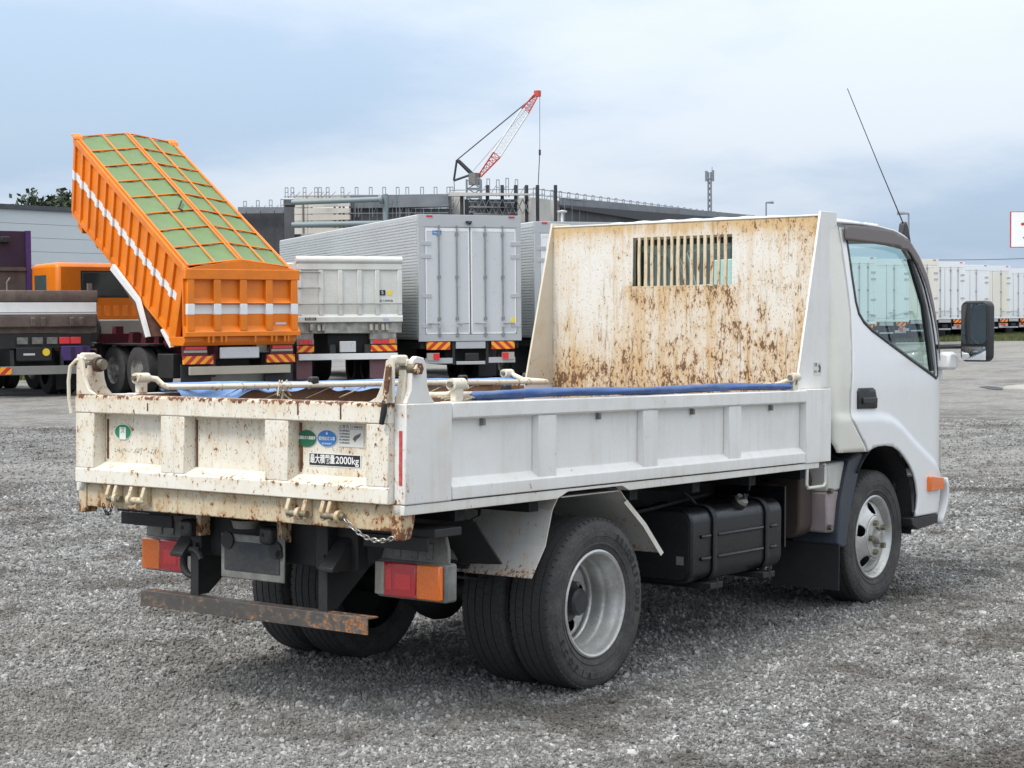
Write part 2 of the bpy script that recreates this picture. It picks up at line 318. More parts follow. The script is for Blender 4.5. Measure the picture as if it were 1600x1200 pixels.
xs = [-400, -150, -60, -30, -15]+list(range(-10, 30, 4))+list(range(30, 130, 6))+[140, 170, 220, 300, 450, 700, 1200, 2200]
ys = [-700, -300, -120]+list(range(-80, 120, 6))+[130, 170, 240, 400, 800, 1600]
b = MB(); q = len(ys)
b.add([(x, y, gh(x, y)) for x in xs for y in ys], [(i*q+j, (i+1)*q+j, (i+1)*q+j+1, i*q+j+1) for i in range(len(xs)-1) for j in range(q-1)])
o = b.build('ground', M['ground'], smooth=60); tag(o, 'grey gravel yard ground', None, kind='structure')

# loose gravel near the camera: real stones, instanced
def gravel_material():
    m, g, out = newmat('loose_stone'); co = g.obj()
    at = g.n('ShaderNodeAttribute', attribute_type='INSTANCER', attribute_name='tone').outputs['Fac']
    n = g.noise(co, 2.2, 3)
    c = g.mix(g.mr(at, 0, .6), (.075, .075, .074), (.215, .213, .208)); c = g.mix(g.mr(at, .55, 1.), c, (.60, .595, .58))
    c = g.mix(g.mr(n, .35, .7, 0., .22), c, (.20, .19, .175)); c = patches(g, g.n('ShaderNodeNewGeometry').outputs['Position'], c)
    fin(g, out, c, .85, 0.); return m
M['stone'] = gravel_material()
def scatter(name, label, n_per, mat, seed):
    nr = np.random.RandomState(seed); P = []; S = []; T = []
    for d0, d1, dens, smin, smed in n_per:
        area = (d1*d1-d0*d0)*.5*(2*R(30.)); n = int(area*dens)
        dd = np.sqrt(nr.uniform(d0*d0, d1*d1, n)); aa = YAW+nr.uniform(-R(30.), R(30.), n)
        x = CAM.x+dd*np.cos(aa); y = CAM.y+dd*np.sin(aa)
        s = smin+smed*nr.lognormal(0, .55, n)*.5; s = np.minimum(s, .020)
        P.append(np.stack([x, y, s*.22], 1)); S.append(s); T.append(np.clip(nr.beta(1.6, 2.2, n), 0, 1))
    P = np.concatenate(P); S = np.concatenate(S); T = np.concatenate(T)
    me = bpy.data.meshes.new(name); me.vertices.add(len(P)); me.vertices.foreach_set('co', P.astype(np.float32).ravel())
    a = me.attributes.new('size', 'FLOAT', 'POINT'); a.data.foreach_set('value', S.astype(np.float32))
    a = me.attributes.new('tone', 'FLOAT', 'POINT'); a.data.foreach_set('value', T.astype(np.float32))
    o = bpy.data.objects.new(name, me); COL.objects.link(o)
    ng = bpy.data.node_groups.new(name, 'GeometryNodeTree')
    ng.interface.new_socket('Geometry', in_out='INPUT', socket_type='NodeSocketGeometry'); ng.interface.new_socket('Geometry', in_out='OUTPUT', socket_type='NodeSocketGeometry')
    g = G(ng); gi = g.n('NodeGroupInput'); go = g.n('NodeGroupOutput')
    j = g.n('GeometryNodeGeometryToInstance')
    for k in range(5):
        ic = g.n('GeometryNodeMeshIcoSphere', {'Radius': 1., 'Subdivisions': 2 if k < 2 else 1})
        pos = g.n('GeometryNodeInputPosition').outputs[0]
        nz = g.n('ShaderNodeTexNoise', {'Vector': g.n('ShaderNodeVectorMath', {0: pos, 1: (k*7.3, k*3.1, k*1.7)}, operation='ADD').outputs[0], 'Scale': 1.1, 'Detail': 1.}).outputs['Color']
        off = g.n('ShaderNodeVectorMath', {0: nz, 1: (.5, .5, .5)}, operation='SUBTRACT').outputs[0]
        off = g.n('ShaderNodeVectorMath', {0: off, 3: 1.6}, operation='SCALE').outputs[0]
        sp = g.n('GeometryNodeSetPosition', {'Geometry': ic.outputs[0], 'Offset': off}); sm = g.n('GeometryNodeSetMaterial', {'Geometry': sp.outputs[0], 'Material': mat})
        ng.links.new(sm.outputs[0], j.inputs[0])
    rv = g.n('FunctionNodeRandomValue', {0: (0, 0, 0), 1: (6.28, 6.28, 6.28)}, data_type='FLOAT_VECTOR')
    sc3 = g.n('FunctionNodeRandomValue', {0: (.8, .6, .45), 1: (1.3, 1.0, .8)}, data_type='FLOAT_VECTOR')
    na = g.n('GeometryNodeInputNamedAttribute', {'Name': 'size'}, data_type='FLOAT')
    scl = g.n('ShaderNodeVectorMath', {0: sc3.outputs[0], 3: na.outputs[0]}, operation='SCALE').outputs[0]
    m2p = g.n('GeometryNodeMeshToPoints', {'Mesh': gi.outputs[0]})
    iop = g.n('GeometryNodeInstanceOnPoints', {'Points': m2p.outputs[0], 'Instance': j.outputs[0], 'Pick Instance': True, 'Rotation': rv.outputs[0], 'Scale': scl})
    ng.links.new(iop.outputs[0], go.inputs[0])
    md = o.modifiers.new('scatter', 'NODES'); md.node_group = ng; me.materials.append(mat)
    tag(o, label, None, kind='stuff')
scatter('gravel', 'loose grey gravel stones covering the yard', [(4.6, 7.5, 4600, .0035, .0062), (7.5, 11, 3000, .0040, .0072), (11, 17, 900, .0050, .0085), (17, 26, 150, .006, .009)], M['stone'], 3)

# ------------------------------------------------------------------ MAIN TRUCK
T = empty('dump_truck', (XR, 0, 0)); T.rotation_euler = (0, TILT, 0); T['_tr'] = 1
tag(T, 'small white dump truck in front, rusty cream tailgate and rust-stained headboard', 'truck')
ZT, ZB, HW, L = 1.1654, .8186, .8543, 3.1913
# side gates
for s in (-1, 1):
    prof = [(.795, .822), (HW, .822), (HW, .867), (.820, .894), (.820, 1.101), (.850, 1.106), (HW, 1.112), (HW, 1.160), (.850, ZT), (.795, ZT)]
    sg = MB().prism([(s*a, z) for a, z in prof], 'x', .256, 2.932).build('side_gate', M['side'], T, bevel=.003)
    for x0, x1 in ((.775, .905), (1.505, 1.630), (2.210, 2.330)):
        rp = [(x0, .8205), (x0+.008, .848), (x1-.008, .848), (x1, .8205)]
        MB().prism([(x, s*y) for x, y in rp], 'z', .870, 1.1045).build('rib', M['side'], sg, bevel=.003)
    for x in (.46, 1.21, 1.93, 2.63):
        MB().box(x-.007, x+.007, min(s*.8205, s*.838), max(s*.8205, s*.838), 1.076, 1.100).build('tarp_hook', M['galv'], sg)
    MB().box(.268, 2.92, min(s*.7945, s*.790), max(s*.7945, s*.790), .83, ZT-.003).build('inner_lining', M['inner'], sg)
    MB().box(.001, .2535, min(s*HW, s*.800), max(s*HW, s*.800), ZB, ZT-.001).build('corner_panel', M['corner'], T, bevel=.005)
    MB().box(2.934, L, min(s*(HW+.001), s*.795), max(s*(HW+.001), s*.795), ZB-.001, ZT+.003).build('front_post', M['side'], T, bevel=.003)
    MB().prism([(.0, .8165), (.0, .783), (.905, .783), (.975, .806), (1.355, .806), (1.405, .785), (3.08, .79), (3.08, .8165)], 'y', s*.849, s*.800).build('bed_sill', M['side'], T, bevel=.002)
    # step ring
    st = [(2.975, s*.842, .808), (2.968, s*.842, .800), (2.966, s*.842, .715), (2.98, s*.842, .699), (3.14, s*.842, .699), (3.156, s*.842, .715), (3.156, s*.842, .795), (3.145, s*.842, .806)]
    MB().tube(st, .0085, 8).build('step_ring', M['cabcream'], T)
MB().box(-.038, 0.0005, -.838, -.826, .888, 1.072).build('reflector_strip', M['sred'], T) if False else MB().box(-.0015, .0008, -.839, -.826, .886, 1.072).build('reflector_strip', M['sred'], T)
MB().box(.02, 3.17, -.794, .794, .800, .826).build('bed_floor', M['floor'], T)
# tailgate
tg = MB().box(.030, .048, -.80, .80, .826, 1.160).build('tailgate', M['cream'], T)
MB().prism([(-.030, 1.095), (-.030, 1.160), (-.024, 1.1665), (.050, 1.1665), (.050, 1.092), (.0, 1.092)], 'y', -.800, .822).build('top_rail', M['cream'], tg, bevel=.004)
MB().prism([(-.030, .8195), (-.030, .876), (.0295, .904), (.0295, .8195)], 'y', -.800, .822).build('bottom_rail', M['creamledge'], tg, bevel=.004)
for y0, y1 in ((.713, .821), (.204, .331), (-.330, -.215), (-.799, -.700)):
    MB().prism([(.0295, y0-.004), (.0295, y1+.004), (-.0275, y1), (-.0275, y0)], 'z', .878, 1.0945).build('rib', M['cream'], tg, bevel=.004)
rustm = pm('rust_runs', (.17, .07, .028), .9, var=.5, scale=40)
for y0, y1, z0, z1 in ((.690, .700, .915, 1.07), (.188, .196, .905, 1.08), (-.346, -.337, .91, 1.085), (-.3505, -.348, .92, 1.03)):
    MB().box(.0270, .0298, y0, y1, z0, z1).build('rust_weld', rustm, tg)
for y, z0, z1 in ((-.585, 1.105, 1.162), (-.382, 1.115, 1.160), (.40, 1.11, 1.14), (-.745, 1.02, 1.028)):
    MB().box(-.0312, -.0302, y-.0035, y+.0035, z0, z1).build('dent', rustm, tg)
# stickers and lettering
def ellipse(name, y, z, a, b_, mat, x=.0285, parent=tg, t=.001):
    return MB().prism([(y+a*math.cos(k*math.pi/14), z+b_*math.sin(k*math.pi/14)) for k in range(28)], 'x', x-t, x+.001).build(name, mat, parent)
BY, BZ = (0, -1, 0), (0, 0, 1)
e = ellipse('sticker', .606, 1.022, .049, .031, M['wht']); ellipse('sticker_face', .606, 1.022, .046, .0285, M['sgreen'], .0273)
MB().box(.0255, .0262, .588, .624, .993, 1.040).build('sticker_mark', M['wht'], tg)
text('sticker_letters', 'ス', M['sgreen'], tg, (.0252, .606, 1.026), BY, BZ, .026)
e = ellipse('sticker', -.371, 1.030, .0475, .031, M['wht']); ellipse('sticker_face', -.371, 1.030, .0465, .0305, M['sgreen2'], .0273)
text('sticker_letters', '低排出ガス重量車', M['wht'], tg, (.0257, -.371, 1.032), BY, BZ, .013, .086, bold=.0002)
text('sticker_letters', '平成27年度', M['sgreen'], tg, (.0257, -.371, 1.047), BY, BZ, .008, .035)
e = ellipse('sticker', -.469, 1.033, .0475, .031, M['wht']); ellipse('sticker_face', -.469, 1.033, .0455, .029, M['sblue'], .0273)
text('sticker_letters', '低排出ガス車', M['wht'], tg, (.0257, -.469, 1.032), BY, BZ, .015, .078, bold=.0002)
text('sticker_letters', '国土交通大臣認定車', M['wht'], tg, (.0257, -.469, 1.014), BY, BZ, .007, .045)
text('sticker_letters', '★', M['wht'], tg, (.0257, -.469, 1.050), BY, BZ, .016)
MB().box(.0275, .0290, -.641, -.521, 1.006, 1.085).build('notice_sticker', M['paper'], tg)
text('sticker_letters', '△ 警 告', M['ink'], tg, (.0272, -.549, 1.0765), BY, BZ, .012, .045)
text('sticker_letters', '○ 積載注意', M['ink'], tg, (.0272, -.610, 1.0765), BY, BZ, .008, .050)
MB().box(.0268, .0274, -.641, -.521, 1.0685, 1.0695).build('sticker_line', M['ink'], tg)
MB().box(.0268, .0274, -.5805, -.580, 1.0697, 1.085).build('sticker_line', M['ink'], tg)
for k in range(5): text('sticker_letters', '荷台上昇時点検注意'[k % 3:], M['ink'], tg, (.0272, -.551, 1.062-k*.0105), BY, BZ, .007, .048)
MB().plate([(.0268, -.590, 1.035), (.0268, -.600, 1.046), (.0268, -.628, 1.056), (.0268, -.625, 1.045), (.0268, -.606, 1.033), (.0268, -.602, 1.024)], (-.0004, 0, 0)).build('sticker_drawing', M['ink'], tg)
MB().box(.0280, .0290, -.6285, -.3805, .9335, .9805).build('load_plate', M['wht'], tg); MB().box(.0270, .0279, -.6245, -.3845, .9365, .9775).build('load_plate_face', M['blk'], tg)
text('load_letters', '最大積載量', M['wht'], tg, (.0266, -.4475, .957), BY, BZ, .034, .118, bold=.0005); text('load_letters', '2000kg', M['wht'], tg, (.0266, -.5645, .957), BY, BZ, .036, .109, bold=.0003)
# old glue marks left by a removed sticker
gl = pm('old_glue', (.26, .24, .21), .9, var=.5, scale=60)
b = MB()
for k in range(46):
    y = .655-.0052*k+rng.uniform(-.002, .002); z = .945+rng.uniform(-.004, .014); a = rng.uniform(.001, .0032)
    if rng.random() < .75: b.plate([(.0291, y, z), (.0291, y-a*rng.uniform(.8, 2), z+rng.uniform(-.003, .003)), (.0291, y-a, z+a*rng.uniform(1, 3)), (.0291, y+a*.4, z+a*1.4)], (-.0006, 0, 0))
b.build('glue_marks', gl, tg)
# rear sill with hinge lugs
rs = MB().box(.004, .090, -.790, .790, .724, .8165).build('rear_sill', M['sill'], T, bevel=.004)
MB().prism([(.0, .818), (.0, .700), (.012, .695), (.055, .70), (.075, .765), (.075, .818)], 'y', -.835, -.792).build('sill_end_plate', M['sill'], rs, bevel=.003)
MB().prism([(.0, .818), (.0, .70), (.055, .70), (.075, .765), (.075, .818)], 'y', .792, .835).build('sill_end_plate', M['sill'], rs, bevel=.003)
def lug(y, zt=.822, h=.075, wdt=.016, pr=.042):
    MB().prism([(.003, zt), (-.028, zt-.004), (-pr, zt-h*.55), (-pr+.012, zt-h), (.003, zt-h+.008)], 'y', y-wdt/2, y+wdt/2).build('hinge_lug', M['sill'], rs, bevel=.003)
for y in (.625, .585, .497, .425, -.335, -.415, -.500, -.532): lug(y)
for y0, y1 in ((.63, .555), (.505, .42), (-.33, -.425), (-.495, -.60)):
    MB().cyl((-.026, y0, .766), (-.026, y1, .766), .0125, n=12).build('hinge_pin', M['nut'] if y0 != .505 else M['sill'], rs, smooth=40)
for y in (.58, .50, -.385, -.575): MB().lathe([(.0, -.008), (.022, -.008), (.022, .008), (.0, .008)], (-.026, y, .766), 14).build('hinge_washer', M['sill'], rs)
def chain(name, p0, p1, sag, n, size, mat):
    cr = MB()
    for i in range(n):
        t = (i+.5)/n; c = Vector(p0).lerp(Vector(p1), t)+Vector((0, 0, -sag*4*t*(1-t)))
        t2 = t+.02; c2 = Vector(p0).lerp(Vector(p1), t2)+Vector((0, 0, -sag*4*t2*(1-t2)))
        dx = (c2-c).normalized(); sd = dx.cross(Vector((1, 0, 0))).normalized() if i % 2 else Vector((1, 0, 0)); sd = (sd-dx*sd.dot(dx)).normalized()
        ring = [c+dx*size*1.05*math.cos(a)+sd*size*.55*math.sin(a) for a in [k*math.pi/5 for k in range(11)]]
        cr.tube(ring, size*.2, 6)
    return cr.build(name, mat, T)
chain('tailgate_chain', (-.03, -.605, .762), (-.002, -.80, .705), .035, 12, .0125, M['chain'])
chain('tailgate_chain', (-.03, .655, .745), (-.01, .62, .75), .045, 9, .009, M['black'])
# upper hinge brackets, pivots and locking levers
for s in (-1, 1):
    up = MB().prism([(.012, ZT-.001), (.165, ZT-.001), (.138, 1.190), (.124, 1.225), (.116, 1.300), (.104, 1.320), (.066, 1.326), (.044, 1.312), (.036, 1.21)], 'y', s*.848, s*.826).build('hinge_post', M['corner'] if s < 0 else M['pipe'], T, bevel=.003)
    MB().prism([(.012, ZT-.0005), (.040, ZT-.0005), (.050, 1.318), (.040, 1.312), (.030, 1.25)], 'y', s*.826, s*.795).build('hinge_post_flange', M['pipe'], T, bevel=.002)
    MB().prism([(s*.705, ZT+.0005), (s*.745, 1.185), (s*.772, 1.235), (s*.787, 1.310), (s*.812, 1.324), (s*.818, 1.310), (s*.818, ZT+.0005)], 'x', -.027, -.012).build('tailgate_arm', M['pipe'], T, bevel=.003)
    MB().box(-.012, .055, min(s*.79, s*.82), max(s*.79, s*.82), 1.296, 1.330).build('arm_cap', M['pipe'], T, bevel=.008)
    pv = MB().cyl((.055, s*.75, 1.283), (.055, s*.858, 1.283), .021, n=18).build('pivot_pin', M['nut'], T, smooth=40)
    MB().lathe([(.0, .0), (.030, .0), (.030, .016), (.0, .016)], (.055, s*.772, 1.283), 18).build('pivot_collar', M['floor'], pv)
    MB().lathe([(.0, .0), (.022, .0), (.022, .012), (.0, .012)], (.055, s*.858, 1.283), 6, s).build('pivot_nut', M['cream'], pv)
MB().tube([(.0, -.800, 1.300), (-.035, -.806, 1.285), (-.045, -.806, 1.22), (-.047, -.802, 1.165)], .010, 8).build('lock_lever', M['cream'], T)
MB().tube([(-.047, -.802, 1.175), (-.049, -.797, 1.13), (-.047, -.786, 1.095)], [.010, .011, .009], 8).build('lever_grip', M['black'], T)
MB().tube([(.0, .790, 1.305), (-.03, .815, 1.300), (-.04, .838, 1.275), (-.042, .846, 1.22), (-.04, .846, 1.15), (-.036, .836, 1.09)], .0072, 8).build('lock_lever', M['pipe'], T)
# tarp hoops and tarps
def bracket(x, y, s):
    br = MB().box(x-.022, x+.022, min(y-.014, y+.014), max(y-.014, y+.014), ZT, 1.215).build('hoop_bracket', M['pipe'], T, bevel=.004)
    MB().cyl((x-.034, y, 1.226), (x+.034, y, 1.226), .022, n=16).build('hoop_bush', M['pipe'], br, smooth=40); MB().cyl((x-.046, y, 1.226), (x-.030, y, 1.226), .012, n=6).build('hoop_bolt', M['nut'], br, smooth=20)
for x, y, s in ((.297, .805, 1), (2.80, .81, 1), (.315, -.825, -1), (2.86, -.825, -1)): bracket(x, y, s)
hp = [(.33, .800, 1.226), (.36, .785, 1.222), (.375, .765, 1.198), (.39, .745, 1.189), (.6, .71, 1.188), (1.4, .625, 1.190), (2.2, .545, 1.190), (2.72, .50, 1.186), (2.75, .53, 1.188), (2.79, .70, 1.195), (2.815, .775, 1.215), (2.82, .80, 1.226)]
MB().tube(hp, .0125, 10).build('tarp_hoop', M['pipe'], T)
hp2 = [(.33, -.825, 1.226), (.40, -.80, 1.215), (.42, -.70, 1.185), (.46, -.52, 1.178), (1.2, -.40, 1.170), (2.0, -.30, 1.165), (2.74, -.22, 1.160), (2.82, -.40, 1.17), (2.85, -.74, 1.19), (2.86, -.82, 1.22)]
MB().tube(hp2, .0115, 10).build('tarp_hoop', M['pipe'], T)
def lump_tube(name, x0, x1, y, z, ry, rz, mat, seed, n=90):
    rr = random.Random(seed); ph = [rr.uniform(0, 6) for _ in range(8)]
    def fn(u, v):
        x = x0+(x1-x0)*u; a = 2*math.pi*v
        k = 1+.07*math.sin(x*5+ph[0]+2*a)+.06*math.sin(x*13+ph[1]+3*a)+.03*math.sin(x*41+ph[2]-a)
        e = min(1, min(u, 1-u)*60+.35)
        return (x, y+ry*k*e*math.cos(a)+.006*math.sin(x*3+ph[3]), z+rz*k*e*math.sin(a)+.003*math.sin(x*5+ph[4]))
    return MB().grid(fn, n, 20).build(name, mat, T, smooth=60)
lump_tube('rolled_tarp', .40, 2.83, -.822, 1.186, .024, .0165, M['tarp'], 1)
lump_tube('rolled_tarp', .40, 2.86, .795, 1.186, .040, .019, M['tarplight'], 2)
def sag(u, v):
    x = .42+1.5*u; y = .76-.05*v-.085*(x-.4)/2.1*v-.02*math.sin(x*14+v*3)*v
    return (x, y, 1.186-.055*v**1.3*(.6+.4*math.sin(x*4))+.012*math.sin(x*17)*v+.008*math.sin(x*31+2*v))
MB().grid(sag, 60, 8).build('tarp_fold', M['tarplight'], T, smooth=60)
rp = MB()
for k in range(17):
    x = .62+k*.122+rng.uniform(-.03, .03); y = .71-(x-.6)*.1015; a0 = rng.uniform(0, 6)
    rp.tube([(x+.035*t, y+.0155*math.cos(a0+t*7.5), 1.189+.0155*math.sin(a0+t*7.5)-.002) for t in [i/8 for i in range(9)]], .0028, 5)
    if k % 2: rp.tube([(x, y, 1.176), (x-.05, y+.03, 1.150), (x-.10, y+.05, 1.13)], .0026, 5)
rp.build('lashing_rope', M['rope'], T)['kind'] = 'stuff'
rp = MB()
for k in range(12):
    a = k*.9; rp.tube([(.98+.015*math.sin(k*2.1), .672, 1.188), (.98+.03*math.cos(a), .672+.022*math.sin(a), 1.188+.024*math.cos(a*1.7)), (.98+.06*math.sin(a*1.3), .66+.02*math.cos(a), 1.165-.02*(k % 3))], .003, 5)
rp.build('rope_knot', M['rope'], T)
rp = MB()
for k in range(9): rp.tube([(.40+.01*k, -.83, 1.178), (.38, -.835+.006*k, 1.176+.003*(k % 4)), (.335-.006*k, -.842+.01*k, 1.170+.005*(k % 3))], .0034, 5)
rp.build('rope_bundle', M['rope'], T)
for x, y, z in ((1.16, .655, 1.190), (1.16, -.41, 1.174), (2.1, .555, 1.190)): MB().box(x-.022, x+.022, y-.016, y+.016, z, z+.036).build('rubber_stop', M['plastic'], T, bevel=.007)
MB().lathe([(.0, .0), (.05, .003), (.055, .0), (.05, -.006), (.0, -.006)], (.0, 0, 0), 20).build('spare', M['blk'], T) if False else None
# headboard
PX = 3.180
hb = MB()
for y0, y1, z0, z1 in ((-.790, -.308, .83, 2.003), (.282, .790, .83, 2.003), (-.308, .282, .83, 1.682), (-.308, .282, 1.934, 2.003)): hb.box(PX, PX+.006, y0, y1, z0, z1)
hb = hb.build('headboard', M['hboard'], T)
pit = .59/15
for k in range(1, 15):
    y = -.308+k*pit; bw = .0082+rng.uniform(-.0012, .0016); sk = rng.uniform(-.003, .003)
    MB().prism([(y-bw, 1.676), (y+bw, 1.676), (y+bw+sk, 1.80), (y+bw, 1.940), (y-bw, 1.940), (y-bw+sk, 1.80)], 'x', PX-.0012, PX+.0075).build('slot_bar', M['bar'], hb)
for s in (-1, 1):
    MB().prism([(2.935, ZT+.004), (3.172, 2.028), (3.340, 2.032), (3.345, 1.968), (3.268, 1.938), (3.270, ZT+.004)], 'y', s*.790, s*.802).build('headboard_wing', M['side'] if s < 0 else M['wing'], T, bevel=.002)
MB().box(PX-.004, PX+.03, -.789, .789, 2.0035, 2.013).build('headboard_cap', M['cabcream'], T, bevel=.003)
wl = MB().box(3.105, 3.185, -.8035, -.8022, 1.232, 1.295).build('warning_sticker', M['paper'], T)
text('sticker_letters', '注意', M['ink'], wl, (3.125, -.8038, 1.283), (1, 0, 0), BZ, .018, .03)
MB().plate([(3.15, -.8036, 1.25), (3.175, -.8036, 1.245), (3.18, -.8036, 1.27), (3.165, -.8036, 1.287), (3.15, -.8036, 1.278), (3.163, -.8036, 1.265)], (0, -.0004, 0)).build('sticker_drawing', M['ink'], wl)
text('sticker_letters', '荷台上', M['ink'], wl, (3.125, -.8038, 1.25), (1, 0, 0), BZ, .012, .03)
b = MB().cyl((2.86, -.815, 1.205), (2.845, -.835, 1.205), .018, n=14).build('tie_ring', M['nut'], T)

# ------------------------------------------------------------------ cab
def Ys(x, z):
    y = .845-.12*(max(0, z-1.15)/.85)**1.5
    if x < 3.33: t = (3.33-x)/.08; y -= .07*(1-math.sqrt(max(0, 1-min(1, t)**2)))
    if x > 4.42: t = (x-4.42)/.20; y -= .045*t*t
    zs = np.interp(x, [3.2, 3.43, 3.75, 3.88, 4.0, 4.2, 4.54, 4.7], [1.04, 1.037, 1.030, 1.015, .975, .872, .719, .65])
    y += .013*sstep((zs+.012-z)/.045)-.006
    return y
def inside(p, poly):
    x, y = p; c = False; j = len(poly)-1
    for i in range(len(poly)):
        xi, yi = poly[i]; xj, yj = poly[j]
        if (yi > y) != (yj > y) and x < (xj-xi)*(y-yi)/(yj-yi)+xi: c = not c
        j = i
    return c
def resample(poly, st=.018):
    o = []
    for i, p in enumerate(poly):
        q = poly[(i+1) % len(poly)]; n = max(1, int(math.hypot(q[0]-p[0], q[1]-p[1])/st))
        o += [(p[0]+(q[0]-p[0])*k/n, p[1]+(q[1]-p[1])*k/n) for k in range(n)]
    return o
def skin(name, outer, holes, mat, parent, s, off=0., solid=.012, step=.018):
    outer = resample(outer); holes = [resample(h) for h in holes]
    V = [Vector(p) for p in outer]; F = [list(range(len(outer)))]; Ed = []
    for h in holes:
        o = len(V); V += [Vector(p) for p in h]; Ed += [(o+i, o+(i+1) % len(h)) for i in range(len(h))]
    x0 = min(p[0] for p in outer); x1 = max(p[0] for p in outer); z0 = min(p[1] for p in outer); z1 = max(p[1] for p in outer)
    x = x0+step/2
    while x < x1:
        z = z0+step/2
        while z < z1:
            if inside((x, z), outer) and not any(inside((x, z), h) for h in holes) and min((x-p[0])**2+(z-p[1])**2 for lp in [outer]+holes for p in lp) > (.5*step)**2: V.append(Vector((x, z)))
            z += step
        x += step
    r = geometry.delaunay_2d_cdt(V, Ed, F, 1, 1e-6)
    vs = r[0]; fs = []
    for f in r[2]:
        c = (sum(vs[i].x for i in f)/len(f), sum(vs[i].y for i in f)/len(f))
        if not any(inside(c, h) for h in holes): fs.append(tuple(f))
    b = MB(); b.add([(v.x, s*(Ys(v.x, v.y)+off), v.y) for v in vs], fs)
    return b.build(name, mat, parent, smooth=40, solid=solid)
arch = [(3.60, .845), (3.65, .858), (3.71, .867), (3.80, .868), (3.90, .858), (3.98, .832), (4.05, .792), (4.11, .750), (4.16, .702), (4.195, .645), (4.213, .585), (4.208, .525), (4.186, .476)]
door = [(3.512, 1.972), (3.515, 1.939), (3.506, 1.678), (3.498, 1.534), (3.470, 1.35), (3.450, 1.225), (3.432, 1.12), (3.425, 1.013), (3.50, .946), (3.575, .881)]+arch+[(4.484, .476), (4.566, .602), (4.566, .66), (4.583, .857), (4.596, 1.03), (4.580, 1.223),
        (4.570, 1.467), (4.532, 1.70), (4.432, 1.835), (4.345, 1.918), (4.255, 1.955), (4.14, 1.980), (3.94, 1.990), (3.75, 1.990)]
win = [(3.580, 1.911), (3.573, 1.732), (3.575, 1.60), (3.591, 1.545), (3.634, 1.506), (3.714, 1.467), (3.883, 1.409), (4.172, 1.313), (4.480, 1.215), (4.508, 1.225), (4.510, 1.264), (4.500, 1.40), (4.475, 1.555), (4.434, 1.693), (4.375, 1.805), (4.290, 1.893), (4.05, 1.908), (3.774, 1.916)]
cabo = [(3.285, .853), (3.262, .905), (3.252, 1.0), (3.25, 1.975), (3.30, 1.99), (3.53, 1.998), (3.75, 2.002), (3.94, 2.000), (4.16, 1.985), (4.28, 1.960), (4.37, 1.920), (4.455, 1.842), (4.556, 1.712), (4.592, 1.467), (4.603, 1.223), (4.617, 1.03), (4.602, .857), (4.585, .66), (4.580, .60), (4.492, .466), (4.178, .466)]+arch[::-1][1:]
def grow(poly, d):
    cx = sum(p[0] for p in poly)/len(poly); n = len(poly); o = []
    for i in range(n):
        a = Vector(poly[i-1]); b_ = Vector(poly[i]); c = Vector(poly[(i+1) % n]); t = (c-a).normalized(); o.append((b_.x+t.y*d, b_.y-t.x*d))
    return o
area = sum(door[i-1][0]*door[i][1]-door[i][0]*door[i-1][1] for i in range(len(door)))
dgrow = grow(door, .004 if area > 0 else -.004); arr = grow(win, .018 if sum(win[i-1][0]*win[i][1]-win[i][0]*win[i-1][1] for i in range(len(win))) > 0 else -.018)
rear_part = [p for p in cabo]
